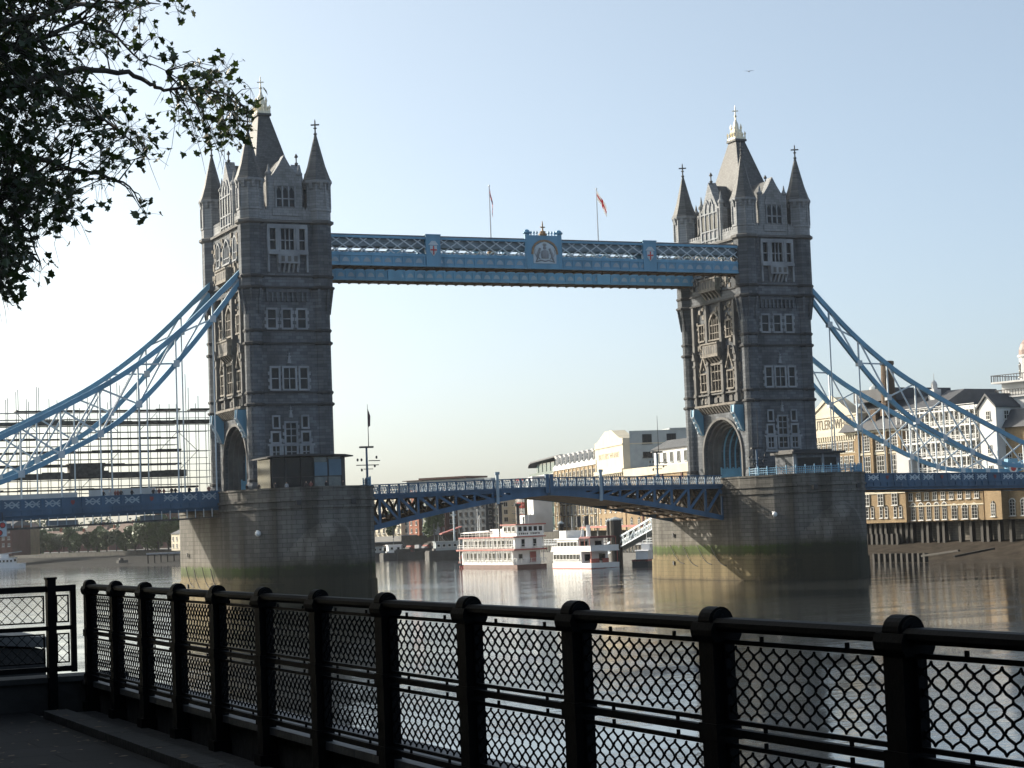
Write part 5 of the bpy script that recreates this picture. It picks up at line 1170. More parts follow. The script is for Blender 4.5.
# ------------------------------------------------------------------ boats
HULLR = mat('dark_red_hull', (.11,.055,.045), .6, var=.25); HULLD = mat('black_hull', (.03,.032,.035), .6, var=.3); REDT = mat('red_trim', (.30,.085,.07), .55)
BOATW = mat('boat_white_paint', (.72,.72,.72), .4, var=.05, vscale=.8)
def hull(b, L_, W_, z0, z1, bow=.25, m=0):
    pts = [(-W_/2,0),(W_/2,0),(W_/2,L_*(1-bow)),(W_*.3,L_*.93),(0,L_),(-W_*.3,L_*.93),(-W_/2,L_*(1-bow))]; b.prism(pts,'xy',z0,z1,m)
def boat_windows(t, W_, ys, z, w_, h, end_xs=()):
    me = window_mesh(w_,h,1,1,fr=.1)
    for y in ys: inst(me,'window',t,(-W_/2,y,z),R(-90))
    for x, y in end_xs: inst(me,'window',t,(x,y,z),0)
def rails(t, W_, y0, y1, z, n, mt=WHITE, nm='railing'):
    b = MB()
    for zz in (.5,1.0):
        b.box(-W_/2,W_/2,y0,y0+.06,z+zz,z+zz+.06)
        for sx in (-1,1): b.box(sx*W_/2-.03,sx*W_/2+.03,y0,y1,z+zz,z+zz+.06)
    for k in range(n+1):
        y = y0+(y1-y0)*k/n
        for sx in (-1,1): b.box(sx*W_/2-.03,sx*W_/2+.03,y-.03,y+.03,z,z+1.0)
    for k in range(7): x = -W_/2+W_*k/6; b.box(x-.03,x+.03,y0,y0+.06,z,z+1.0)
    b.build(nm, mt, t)
p = at_z(517, 568.8, 0)
t = thing('paddle_boat', 'large white three deck paddle boat with red trim and a black funnel', 'boat', p, R(2)); t.location.x += 3.8
W_, L_ = 7.6, 33.0
b = MB(); hull(b,W_=W_,L_=L_,z0=-.5,z1=.85,bow=.12); b.build('hull', HULLR, t)
b = MB(); b.box(-W_/2+.25,W_/2-.25,2.5,L_*.92,.85,4.15); b.build('lower_deck', BOATW, t)
b = MB(); b.box(-W_/2-.5,W_/2+.5,.3,L_*.97,4.15,4.5); b.build('deck_edge', REDT, t)
b = MB(); b.box(-W_/2+.25,W_/2-.25,1.2,L_*.90,4.5,7.1); b.build('upper_deck', BOATW, t)
b = MB(); b.box(-W_/2-.4,W_/2+.4,.6,L_*.93,7.1,7.4); b.build('deck_edge', REDT, t)
b = MB(); b.box(-W_/2+.3,W_/2-.3,.3,7.5,7.4,9.9); b.box(-2.6,2.4,9,16,7.4,9.2); ph = b.build('pilot_house', BOATW, t)
b = MB(); b.box(-W_/2-.1,W_/2+.1,-.2,8.0,9.9,10.2); b.build('roof', REDT, ph)
for x in lin(-W_/2+.5,W_/2-.5,5): inst(window_mesh(1.0,1.1,1,1,frame=BOATW),'window',t,(x,.3,8.5))
for y in (1.6,3.8,6.0): inst(window_mesh(1.4,1.1,1,1),'window',t,(-W_/2+.3,y,8.5),R(-90))
for y in lin(3.2,L_*.9,13): inst(window_mesh(1.35,1.6,1,1),'window',t,(-W_/2+.25,y,2.0),R(-90))
for y in lin(2.0,L_*.88,13): inst(window_mesh(1.35,1.5,1,1),'window',t,(-W_/2+.25,y,5.0),R(-90))
for x, z in ((-1.5,4.9),(1.5,4.9)): inst(window_mesh(.9,1.8,1,1),'door',t,(x,1.2,z))
inst(window_mesh(1.7,2.4,1,1,glass=REDT),'door',t,(1.6,2.5,1.4)); inst(window_mesh(1.0,1.2,1,1),'window',t,(-1.6,2.5,2.1))
rails(t,W_+.7,.35,L_*.95,4.5,12); rails(t,W_,.1,L_*.9,1.25,12); rails(t,W_+.3,8.5,L_*.9,7.4,10)
b = MB()
for y in lin(.6,L_*.96,12):
    for sx in (-1,1): b.box(sx*(W_/2+.3)-.07,sx*(W_/2+.3)+.07,y-.07,y+.07,1.25,7.1)
b.build('stanchions', WHITE, t)
for x, y, h, r in ((-2.3,11.0,14.8,.48),(2.6,11.5,14.4,.42)):
    b = MB(); b.lathe([(r*1.1,7.2),(r,7.6),(r,h),(r*1.9,h+.1),(r*1.9,h+.5),(r*1.1,h+.6)],10,(x,y)); b.build('funnel', HULLD, t)
b = MB(); b.prism([(15.2,8.6),(L_*.9,8.3),(L_*.9,8.6),(15.2,8.9)],'yz',-W_/2+.4,W_/2-.4); b.build('awning', BOATW, t)
b = MB(); b.tube([(0,L_*.86,7),(0,L_*.86,14.2)],.09,5); b.tube([(0,.8,9.9),(0,.8,13)],.06,5); b.build('flag_staff', WHITE, t)
b = MB(); b.lathe([(.7,1.5),(.7,3.6)],4,(0,L_*.97)); 
for k in range(8): a = math.pi*k/4; b.box(-W_*.4,W_*.4,L_*.97+1.5*math.cos(a)-.1,L_*.97+1.5*math.cos(a)+.1,1.4+1.5*math.sin(a)-.25,1.4+1.5*math.sin(a)+.25)
b.build('paddle_wheel', REDT, t)
# letters on the bridge front of the pilot house are only a dark row of marks in the photo
b = MB()
for k in range(11):
    if k not in (5,): b.box(-2.9+.5*k,-2.9+.5*k+(.3 if k%3 else .2),.22,.3,7.75,8.15)
b.build('lettering', HULLD, ph)
p = at_z(591, 568.8, 0)
t = thing('river_boat', 'smaller white two deck river boat with open stern canopy, right of the paddle boat', 'boat', p, R(3)); t.location.x += 3.5
W_, L_ = 7.0, 21.5
b = MB(); hull(b,W_=W_,L_=L_,z0=-.4,z1=1.2,bow=.3); b.build('hull', BOATW, t); b = MB(); hull(b,W_=W_+.12,L_=L_+.1,z0=-.3,z1=.16,bow=.3); b.build('boot_stripe', REDT, t)
b = MB(); b.box(-W_/2+.15,W_/2-.15,4.5,L_*.80,1.2,3.7); b.build('lower_saloon', BOATW, t); b = MB(); b.box(-W_/2-.05,W_/2+.05,-.1,L_*.84,3.7,4.0); b.box(-W_/2,-W_/2+.08,.0,L_*.82,4.0,4.9); b.box(W_/2-.08,W_/2,.0,L_*.82,4.0,4.9); b.box(-W_/2,W_/2,0,.08,4.0,5.0); b.build('upper_bulwark', BOATW, t)
b = MB(); b.box(-W_/2+.3,W_/2-.3,6.0,L_*.72,4.0,6.3); b.build('upper_saloon', BOATW, t); b = MB(); b.box(-W_/2+.0,W_/2-.0,5.2,L_*.76,6.3,6.6); b.build('roof', BOATW, t)
b = MB(); b.prism([(-W_/2+.1,6.5),(W_/2-.1,6.5),(W_/2-.4,6.9),(-W_/2+.4,6.9)],'xz',.6,5.3); b.build('canopy', mat('maroon_canopy',(.16,.05,.05),.8), t)
b = MB()
for x in (-W_/2+.25,W_/2-.25):
    for y in (.8,3,5.0): b.box(x-.06,x+.06,y-.06,y+.06,4.0,6.5)
    b.box(x-.08,x+.08,.2,.36,1.2,3.7)
b.build('canopy_posts', REDT, t)
for y in lin(5,L_*.79,8): inst(window_mesh(1.15,1.1,1,1),'window',t,(-W_/2+.15,y,2.0),R(-90))
for y in lin(6.3,L_*.71,6): inst(window_mesh(1.2,1.2,1,1),'window',t,(-W_/2+.3,y,4.6),R(-90))
for x in (-1.8,1.8): inst(window_mesh(1.6,1.5,1,1),'window',t,(x,4.5,1.6)); inst(window_mesh(1.8,1.4,1,1),'window',t,(x,6.0,4.5))
b = MB(); b.box(-2.3,2.3,L_*.60,L_*.74,6.6,8.3); b.build('wheelhouse', BOATW, t)
b = MB(); b.lathe([(.5,6.6),(.45,9.4)],8,(.6,8)); b.tube([(0,L_*.66,8),(0,L_*.66,11.5)],.07,5); b.tube([(-.6,9.4,6.6),(.3,9.4,10.2)],.07,5); b.build('mast', WHITE, t)
b = MB(); b.lathe([(.55,9.0),(.55,11.4)],10,(-.9,9.4)); b.lathe([(.55,9.0),(.55,11.4)],10,(1.0,9.4)); b.build('funnel', HULLD, t)
for x, y in ((-2.2,1.6),(-.7,2.4),(1,1.8),(2.2,3.4)): b = MB(); b.box(x-.5,x+.5,y-.3,y+.3,1.2,2.1); b.build('deck_seat', REDT, t)
p = at_z(640, 566.5, 0)
t = thing('motor_cruiser', 'small white motor cruiser with a red stripe moored below the gangway', 'boat', p, R(-48)); W_, L_ = 3.6, 11.0
b = MB(); hull(b,W_=W_,L_=L_,z0=-.3,z1=1.5,bow=.4); b.build('hull', HULLD, t); b = MB(); hull(b,W_=W_+.1,L_=L_+.1,z0=1.1,z1=1.5,bow=.4); b.build('rubbing_strake', REDT, t)
b = MB(); b.box(-1.4,1.4,1.5,7.4,1.5,3.3); b.prism([(1.2,3.3),(7.9,3.3),(7.2,3.55),(1.6,3.55)],'yz',-1.6,1.6); b.build('cabin', BOATW, t)
for y in (2.4,3.8,5.2,6.6): inst(window_mesh(.9,.8,1,1),'window',t,(-1.4,y,2.1),R(-90))
b = MB(); b.box(-1.0,1.0,4,6,3.55,4.8); b.tube([(0,5,4.8),(0,5,7.2)],.06,5); b.build('wheelhouse', BOATW, t)
# moored barges and lighters left of the paddle boat
def barge(px_, d_, L_, W_, h, rz, label, cabin, cm, mastx=None, clutter=7):
    p = at_d(px_, d_, 0); t = thing('moored_barge', label, 'boat', p, R(rz), None)
    b = MB(); pts = [(-L_/2,-W_/2),(L_/2-W_*.5,-W_/2),(L_/2,0),(L_/2-W_*.5,W_/2),(-L_/2,W_/2),(-L_/2-.8,0)]; b.prism(pts,'xy',-.3,h); b.prism([(x*.97,y*.9) for x,y in pts],'xy',h,h+.35); b.build('hull', HULLD, t)
    x0, x1, hc = cabin; b = MB(); b.box(x0,x1,-W_*.35,W_*.35,h+.35,h+hc); b.box(x0-.3,x1+.3,-W_*.4,W_*.4,h+hc,h+hc+.25); c_ = b.build('cabin', cm, t)
    for x in lin(x0,x1,max(2,int((x1-x0)/1.8))): inst(window_mesh(.9,.8,1,1),'window',t,(x,-W_*.35,h+hc*.5))
    for k in range(clutter):
        x = rng.uniform(-L_*.4,L_*.35); b = MB(); b.box(x-rng.uniform(.4,1.2),x+rng.uniform(.4,1.2),-W_*.3,W_*.2,h+.3,h+rng.uniform(.8,2.0)); b.build('deck_cargo', rng.choice((GREYW,BOARD,TRIM,REDT)), t)
    if mastx is not None:
        b = MB(); b.tube([(mastx,0,h),(mastx,0,h+9)],[.12,.06],5); b.tube([(mastx,0,h+7.5),(mastx+4.5,0,h+2)],.05,4); b.build('mast', SCAF, t)
barge(388,690,18,5,1.8,3,'low dark barge moored closest to the left pier',(-7,-3,2.2),GREYW)
barge(404,670,16,4.6,1.9,-8,'barge with a white wheelhouse in the middle of the moored cluster',(-6,-1.5,2.8),BOATW,None)
barge(423,675,24,5.5,3.0,10,'long high sided black barge ending the cluster toward the paddle boat',(3,8,2.2),BOARD,6)
barge(398,720,20,5,2.2,0,'barge with a mast lying behind the white wheelhouse barge',(-5,4,2.0),BOARD,-2)
barge(446,640,13,5.5,2.4,-10,'grey pontoon barge with a red brown shelter roof left of the paddle boat',(-4,5,3.0),GREYW,-4,2)
p = at_d(449, 660, 3.6); t = thing('pontoon_shelter','red brown sloping roof on posts beside the paddle boat bow','shelter',p,R(-12)); b = MB(); b.prism([(-3,4.2),(4,6.4),(4,6.7),(-3,4.5)],'xz',-2.5,2.5); b.build('roof', REDT, t); b = MB()
for x, z in ((-2.6,4.3),(3.4,6.3)):
    for y in (-2,2): b.box(x-.12,x+.12,y-.12,y+.12,-4.5,z)
b.build('posts', DARK, t)
p = at_d(454, 655, 0); t = thing('mooring_post','tall pale mooring post left of the paddle boat','post',p); b = MB(); b.lathe([(.35,-1),(.3,15.5),(.45,15.6),(.1,16.2)],8); b.build('post', PALEB, t); b = MB(); b.box(-.9,.9,-.1,.1,14,14.3); b.build('crossbar', PALEB, t)
p = at_d(479.5, 600, 0); t = thing('mooring_post','thin white mast post above the paddle boat awning','post',p); b = MB(); b.lathe([(.22,-1),(.16,13),(.05,13.4)],6); b.build('post', WHITE, t); b = MB(); b.box(-.5,.5,-.06,.06,12.2,12.4); b.build('crossbar', WHITE, t)
t = thing('river_pier', 'floating landing pier with pale deck rail behind the white boats', 'pier', at_d(560,545,0)); A, B = at_d(540,560,0)-t.location, at_d(668,470,0)-t.location
b = MB(); b.bar(A+Vector((0,0,1.0)),B+Vector((0,0,1.0)),7,2.4); b.build('pontoon', HULLD, t)
b = MB(); b.bar(A+Vector((0,0,4.3)),B+Vector((0,0,4.3)),5,.5); b.bar(A+Vector((0,0,5.6)),B+Vector((0,0,5.6)),.2,.2); b.bar(A+Vector((0,0,5.0)),B+Vector((0,0,5.0)),.2,.2); b.build('deck', TRIM, t)
b = MB(); n = 40
for k in range(n+1): q_ = A.lerp(B,k/n); b.box(q_.x-.1,q_.x+.1,q_.y-.1,q_.y+.1,2,5.6)
b.build('rail_posts', GREYW, t)
C_, D_ = A.lerp(B,.42), A.lerp(B,.86); b = MB(); b.bar(C_+Vector((0,0,8.7)),D_+Vector((0,0,8.7)),4.5,.5); b.build('canopy', REDT, t)
b = MB()
for k in range(7): q_ = C_.lerp(D_,k/6); b.box(q_.x-.12,q_.x+.12,q_.y-.12,q_.y+.12,4.3,8.5)
b.build('canopy_posts', GREYW, t)
for px_, d_, r, h, lb in ((561,500,.75,9.8,'slim dark mooring pile just left of the river boat funnels'),(609,500,.65,10.0,'thinner of the two dark mooring piles right of the river boat'),(615.5,460,1.45,10.2,'thick dark mooring pile at the stern of the river boat')):
    p = at_d(px_,d_,0); t = thing('mooring_pile',lb,'pile',p); b = MB(); b.lathe([(r,-1),(r,h)],12); b.build('pile', TIMBER, t); b = MB(); b.lathe([(r*1.08,h),(r*1.08,h+.3),(.1,h+.8)],12); b.build('cap', GREYW, t)
t = thing('gangway', 'long pale truss gangway sloping up to the right pier edge', 'gangway', at_d(617,470,2.4)); B = at_d(668,432,8.6)-t.location
for off, nm in ((0,'truss'),(1,'truss')):
    b = MB(); v_ = Vector((B.y,-B.x,0)).normalized()*(2.4*off); N = 9
    for k in range(N):
        a, c = B*(k/N)+v_, B*((k+1)/N)+v_; up = Vector((0,0,2.4))
        b.bar(a,c,.25,.3); b.bar(a+up,c+up,.3,.4); b.bar(a,a+up,.16,.2); b.bar(a,c+up,.14,.18)
    b.build(nm, PALEB, t)
b = MB(); v_ = Vector((B.y,-B.x,0)).normalized()*1.2; b.bar(v_+Vector((0,0,.1)),B+v_+Vector((0,0,.1)),2.2,.15); b.build('deck', GREYW, t)
# small craft at the far left
for px_, d_, L_, lb in ((3,860,16,'white launch moored at the far left edge of the river'),(9,900,12,'smaller pale launch behind the first at the far left edge')):
    p = at_d(px_, d_, 0); t = thing('launch', lb, 'boat', p, R(-8)); b = MB(); b.prism([(-L_/2,-2),(L_/2-2,-2),(L_/2+1,0),(L_/2-2,2),(-L_/2,2)],'xy',-.3,1.6); b.build('hull', BOATW, t); b = MB(); b.box(-L_*.35,L_*.25,-1.6,1.6,1.6,4.0); b.box(-L_*.4,L_*.3,-1.8,1.8,4.0,4.25); b.box(-1.5,2,-1.2,1.2,4.25,5.8); b.build('cabin', BOATW, t)
    for x in lin(-L_*.33,L_*.23,6): inst(window_mesh(.9,.9,1,1),'window',t,(x,-1.6,2.5))
p = at_d(10, 880, 0); t = thing('landing_stage','pale landing stage with a sloping walkway at the far left edge','jetty',p,R(-5)); b = MB(); b.box(-14,6,-2,2,.2,1.2); b.build('pontoon', GREYW, t); b = MB(); b.prism([(-14,4.5),(5,6.5),(5,6.9),(-14,4.9)],'xz',3,4.2); b.build('walkway', TRIM, t)
p = at_z(122.5, 562.5, 1.2); t = thing('stranded_dinghy','tiny dark dinghy stranded on the far shingle','boat',p,R(20)); b = MB(); b.prism([(-2.2,-.8),(1.4,-.8),(2.6,0),(1.4,.8),(-2.2,.8)],'xy',-.2,.9); b.build('hull', HULLD, t); b = MB(); b.box(-1.4,0,-.6,.6,.9,1.7); b.build('cuddy', HULLD, t)

# ------------------------------------------------------------------ people on the bridge
def person_mesh(pose, cols):
    V = [(0,0,.95),(0,0,1.2),(0,0,1.42),(0,.0,1.52),(0,.01,1.62),(0,.01,1.72)]; Rr = [(.15,.11),(.15,.11),(.18,.11),(.055,.055),(.095,.105),(.07,.08)]
    E_ = [(i,i+1) for i in range(5)]
    for s in (-1,1):
        k = len(V); V += [(s*.09,0,.88),(s*.10,.01,.48),(s*.10,0,.06),(s*.10,-.13,.03)]; Rr += [(.085,.085),(.06,.06),(.045,.045),(.035,.03)]; E_ += [(0,k),(k,k+1),(k+1,k+2),(k+2,k+3)]
        k = len(V); arm = [(s*.2,0,1.40),(s*.26,-.02,1.13),(s*.24,-.22 if pose else -.06,1.14 if pose else .90),(s*.2,-.32 if pose else -.08,1.16 if pose else .80)]
        V += arm; Rr += [(.06,.06),(.047,.047),(.035,.035),(.03,.03)]; E_ += [(2,k),(k,k+1),(k+1,k+2),(k+2,k+3)]
    me = bpy.data.meshes.new('person'); me.from_pydata(V, E_, []); o = bpy.data.objects.new('person', me); COL.objects.link(o)
    sk = o.modifiers.new('skin','SKIN'); 
    for i, r in enumerate(Rr): me.skin_vertices[0].data[i].radius = r
    me.skin_vertices[0].data[0].use_root = True
    ss = o.modifiers.new('sub','SUBSURF'); ss.levels = ss.render_levels = 1
    bpy.context.view_layer.update(); m2 = bpy.data.meshes.new_from_object(o.evaluated_get(bpy.context.evaluated_depsgraph_get()))
    bpy.data.objects.remove(o); m2.name = 'person'; m2.materials.clear()
    for c in cols: m2.materials.append(c)
    for f in m2.polygons:
        z = f.center.z; f.use_smooth = True
        f.material_index = 3 if z > 1.66 else 2 if z > 1.5 else 0 if z > .92 else 1
    return m2
SKIN = mat('skin', (.42,.27,.20), .6); HAIR = mat('dark_hair', (.03,.022,.018), .7); TROU = mat('navy_trousers', (.03,.035,.06), .8)
pms = []
try:
    for i, (pose, c) in enumerate(((1,(.03,.03,.035)),(0,(.06,.05,.05)),(1,(.22,.08,.07)),(0,(.35,.36,.38)))):
        sh = mat('shirt_cloth', c, .85); 
        pms.append(person_mesh(pose, [sh, TROU, SKIN, HAIR]))
except Exception as ex:
    print('skin person failed', ex); raise
lab = ['person in a black top leaning on the parapet of the left approach','person in a dark grey top walking along the left approach','person in a dull red top leaning on the parapet of the left approach','person in a light grey top walking along the left approach']
for k, px_ in enumerate((103,109.5,114.5,117.5,120.5,131,153,156,158.5,163.5,171,174.5,189,196,208)):
    q_ = at_y(px_, 490, -8.1); i = (k*7+k//3)%4; o = inst(pms[i],'person',None,(q_.x,-8.3-.15*(k%3),deck_top(q_.x)-1.22+.35), rng.uniform(-.7,.7)); tag(o,lab[i],'person','people on the left approach span')
for k, (x, i) in enumerate(((-47.4,0),(-46.2,3),(-43.9,1),(-43.3,2),(-41.2,0),(-38.6,1),(-50.0,0),(-49.0,1))):
    y = -10-14.8*math.sqrt(max(0,1-((x+PX)/9.9)**2)); y = max(y, -25.2); o = inst(pms[i],'person',None,(x,y,15.25), rng.uniform(-.8,.8)); tag(o,['person in a black top at the edge of the left pier before the pavilion','person in a dark grey top at the edge of the left pier before the pavilion','person in a dull red top at the edge of the left pier before the pavilion','person in a light grey top at the edge of the left pier before the pavilion'][i],'person','people on the left pier')

# ------------------------------------------------------------------ gull
gp = at_y(749, 71.5, -60); t = thing('gull', 'tiny grey gull gliding high in the sky left of the right tower', 'bird', gp, R(-30)); b = MB()
b.tube([(0,-.28,0),(0,-.14,.01),(0,.1,.02),(0,.24,.04),(0,.3,.03)],[.03,.075,.085,.05,.015],8)
for s in (-1,1): b.add([(0,.1,.05),(s*.35,.16,.13),(s*.75,.0,.07),(s*.33,-.06,.11),(0,-.1,.05),(0,.1,.03),(s*.35,.16,.11),(s*.75,.0,.06),(s*.33,-.06,.09),(0,-.1,.03)],[(0,1,3,4),(1,2,3),(5,9,8,6),(6,8,7),(0,5,6,1),(1,6,7,2),(2,7,8,3),(3,8,9,4)])
b.add([(-.06,-.26,.01),(.06,-.26,.01),(.1,-.42,0),(-.1,-.42,0),(0,-.3,-.02)],[(0,1,2,3),(0,4,1),(1,4,2),(2,4,3),(3,4,0)])
b.build('body', mat('gull_plumage',(.30,.31,.33),.7), t, smooth=True)

# ------------------------------------------------------------------ embankment: paving, kerb, parapet, railings
GZ = 8.3; FX = CAM.x + 4.05
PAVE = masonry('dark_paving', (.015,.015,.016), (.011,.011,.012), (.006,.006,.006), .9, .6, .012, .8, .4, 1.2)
n = PAVE.node_tree; sep = [x for x in n.nodes if x.type == 'SEPXYZ'][0]; cb_ = [x for x in n.nodes if x.type == 'COMBXYZ'][0]
n.links.new(sep.outputs[0], cb_.inputs[0]); n.links.new(sep.outputs[1], cb_.inputs[1])
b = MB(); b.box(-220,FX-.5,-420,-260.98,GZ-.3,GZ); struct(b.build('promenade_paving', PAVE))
b = MB()
for k in range(60): y = -340+1.3*k; b.box(FX-.52,FX-.30,y,y+1.288,GZ-.2,GZ+.07)
struct(b.build('granite_kerb', mat('kerb_granite',(.026,.026,.026),.85,var=.3,vscale=3,bump=.3,bscale=20)))
b = MB(); b.box(FX-.30,FX-.02,-340,-261.9,GZ-.2,GZ+.025); struct(b.build('gutter_strip', mat('gutter_setts',(.02,.02,.021),.85,var=.4,vscale=6,bump=.6,bscale=14)))
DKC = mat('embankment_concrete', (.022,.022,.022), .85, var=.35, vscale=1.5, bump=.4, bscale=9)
pw = thing('parapet_wall', 'low dark wall with a stone coping carrying the long railing', 'wall', (FX,-261.9,0))
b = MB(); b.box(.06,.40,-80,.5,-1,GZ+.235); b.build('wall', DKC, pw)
COP = mat('coping_stone', (.085,.087,.088), .6, var=.3, vscale=2, bump=.2, bscale=15); b = MB()
for k in range(50): b.box(.0,.46,-80+1.62*k,-80+1.62*k+1.608,GZ+.235,GZ+.285)
b.build('coping', COP, pw)
# main railing
fr = thing('embankment_railing', 'long black iron railing of round topped posts and lattice panels along the river', 'railing', (FX,-261.9,GZ))
SP = 1.19; yr0 = (CAM.y+18.85)-(-261.9)
def post_mesh():
    b = MB(); b.box(-.05,.05,-.058,.058,0,1.16)
    b.box(-.058,.058,-.072,.072,.71,.775); b.box(-.058,.058,-.072,.072,.30,.36); b.box(-.075,.075,-.075,.075,0,.10)
    for r, w_, z in ((.056,.046,1.186),(.047,.060,1.186),(.026,.070,1.186)):
        nn = 20; b.prism([(r*math.cos(2*math.pi*k/nn), z+r*math.sin(2*math.pi*k/nn)) for k in range(nn)],'xz',-w_,w_)
    b.prism([(-.055,1.10),(.055,1.10),(.068,1.125),(.072,1.15),(.06,1.18),(-.06,1.18),(-.072,1.15),(-.068,1.125)],'xz',-.085,.085)
    return b.mesh('post', IRON)
pmesh = post_mesh()
def lattice(w_, h, period, amp_cells, r=.0045, hexa=True):
    """woven wire panel in the local yz plane, centred on y"""
    b = MB(); nx = max(2, round(w_/(period))); dx = w_/nx; nz = max(2, round(h/.074)); dz = h/nz
    for i in range(nx+1):
        for s_ in ((1,) ):
            pts = []
            for k in range(nz*5+1):
                z = k/(nz*5)*h; ph = 2*math.pi*z/dz + (math.pi if i%2 else 0)
                c = math.cos(ph); c = math.copysign(abs(c)**.65, c)
                y = -w_/2+dx*i + c*dx*.5
                pts.append((.004*math.sin(ph*.5), min(max(y,-w_/2),w_/2), z))
            b.tube(pts, r, 4, cap=False)
    return b
def panel_mesh(h):
    w_ = SP-.15; b = lattice(w_, h-.05, .0435, 1, .0055)
    for i in range(len(b.v)): b.v[i] = (b.v[i][0], b.v[i][1], b.v[i][2]+.025)
    for z in (.0, h-.018): b.box(-.008,.008,-w_/2-.01,w_/2+.01,z,z+.018)
    for y in (-w_/2-.012, w_/2-.012): b.box(-.012,.012,y,y+.024,.0,h)
    for y in (-.27,.27):
        for z in (-.018,h): b.box(-.006,.006,y-.006,y+.006,z,z+.02)
    return b.mesh('lattice_panel', IRON)
pan_up, pan_lo = panel_mesh(.336), panel_mesh(.336)
NP = 40
def railmesh(h, w_, up):
    b = MB(); L_ = SP-.12
    if up: b.prism([(-.04,.008),(.04,.008),(.05,.024),(.05,.044),(.034,.06),(-.034,.06),(-.05,.044),(-.05,.024)],'xz',-L_/2,L_/2)
    else: b.box(-.016,.016,-L_/2,L_/2,0,.032)
    return b.mesh('rail', IRON)
rt_, rm_ = railmesh(.06,.1,True), railmesh(.05,.07,False)
PY = [18.74,17.66,16.58,15.49,14.36,13.20,12.02,10.81,9.57,8.30,7.01,5.72]; PY += [5.72-1.29*k for k in range(1,24)]
NP = len(PY)
for k in range(NP):
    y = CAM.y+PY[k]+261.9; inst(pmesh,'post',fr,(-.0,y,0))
    if k < NP-1:
        y2 = CAM.y+PY[k+1]+261.9; yc = (y+y2)/2; f = ((y-y2)-.10)/(SP-.10)
        for me_, nm_, z_ in ((rt_,'rail',1.138),(rm_,'rail',.728),(rm_,'rail',.314)): inst(me_,nm_,fr,(0,yc,z_),0,(1,f,1))
        if k < 20: inst(pan_up,'lattice_panel',fr,(0,yc,.776),0,(1,f,1)); inst(pan_lo,'lattice_panel',fr,(0,yc,.364),0,(1,f,1))
# short frame railing closing the end on the left
ef = thing('end_railing', 'short black framed railing with diamond mesh closing the promenade at the left', 'railing', (FX+.11,-261.28,GZ))
b = MB(); b.box(-8.0,-.18,-.025,.025,1.13,1.19); b.box(-8.0,-.18,-.025,.025,.765,.805); b.box(-8.0,-.18,-.025,.025,.37,.42); b.box(-.21,-.16,-.03,.03,.36,1.192); b.build('frame', IRON, ef)
for x in (-.40,-2.75,-5.06,-7.4): b = MB(); b.box(x-.04,x+.04,-.08,.04,-.05,1.25); b.box(x-.05,x+.05,-.09,.05,1.25,1.27); b.build('post', IRON, ef)
for x0, x1 in ((-.35,-.225),(-2.69,-.46),(-5.0,-2.81)):
    for z0, z1 in ((.835,1.10),(.45,.735)):
        b = MB(); h = z1-z0; st = .098; k = -h
        for z in (z0, z1-.014): b.box(x0,x1,-.008,.008,z,z+.014)
        for x in (x0, x1-.014): b.box(x,x+.014,-.008,.008,z0,z1)
        a = x0-h
        while a < x1:
            for sg in (1,-1):
                xa, xb, za, zb = a, a+h, z0, z1
                if sg < 0: za, zb = zb, za
                if xa < x0: f = (x0-xa)/(xb-xa); za += (zb-za)*f; xa = x0
                if xb > x1: f = (x1-xa)/(xb-xa); zb = za+(zb-za)*f; xb = x1
                if xb-xa > .01: b.bar((xa,.004*sg,za),(xb,.004*sg,zb),.0065,.0065)
            a += st
        b.build('diamond_mesh', IRON, ef)
ew = thing('end_wall', 'low dark wall under the short framed railing at the left', 'wall', (FX,-261.25,0)); b = MB(); b.box(-8.5,.4,-.02,.35,-1,GZ+.27); b.build('wall', DKC, ew); b = MB(); b.box(-8.5,.44,-.06,.42,GZ+.27,GZ+.32); b.build('coping', DKC, ew)
bw_ = thing('stair_wall', 'dark stone river stair wall seen through the mesh at the left', 'wall', (CAM.x,CAM.y+23,0)); b = MB(); b.prism([(-3,8.95),(3.4,8.78),(4.45,8.68),(4.45,-1),(-3,-1)],'xz',0,2.4); b.build('wall', DKC, bw_); b = MB(); b.prism([(-3,8.98),(3.4,8.81),(4.5,8.70),(4.5,8.82),(3.4,8.93),(-3,9.1)],'xz',-.05,2.45); b.build('coping', COP, bw_)
# unseen battlemented wall added to block low sky light from the promenade
cw_ = thing('sky_block_wall','unseen battlemented stone wall added to keep low sky light off the promenade','wall',(-148.5,-300,8.2)); b = MB(); b.box(-2,0,-60,92,0,10.5); b.box(0,23,-62,-60,0,10.5)
for k in range(38): b.box(-2,0,-60+4*k,-60+4*k+2.2,10.5,12.0)
b.build('wall', WALLM, cw_); b = MB(); b.box(-2.2,.2,-60,92,9.2,9.6); b.build('string_course', TRIMD, cw_)  # face and string course of the added sky-blocking wall
# fallen leaves
b = MB(); q = random.Random(3)
for _ in range(420):
    x, y = FX-.3-abs(q.gauss(0,1.6)), CAM.y+q.uniform(5,18.6); z = GZ+.028 if x > FX-.3 else GZ+.012; 
    if FX-.54 < x < FX-.28: z = GZ+.075
    a = q.uniform(0,6.28); s_ = q.uniform(.015,.04)
    b.add([(x+s_*math.cos(a+t_)*k, y+s_*math.sin(a+t_)*k, z+q.uniform(0,.008)) for t_, k in ((0,1.2),(1.3,.6),(2.2,1),(3.6,.7),(4.7,1))],[(0,1,2,3,4)])
fl = tag(b.build('fallen_leaves', mat('dead_leaf',(.12,.09,.055),.8,var=.4,vscale=5), fix=False),'small dry leaves scattered on the paving by the kerb','leaves'); fl['kind'] = 'stuff'

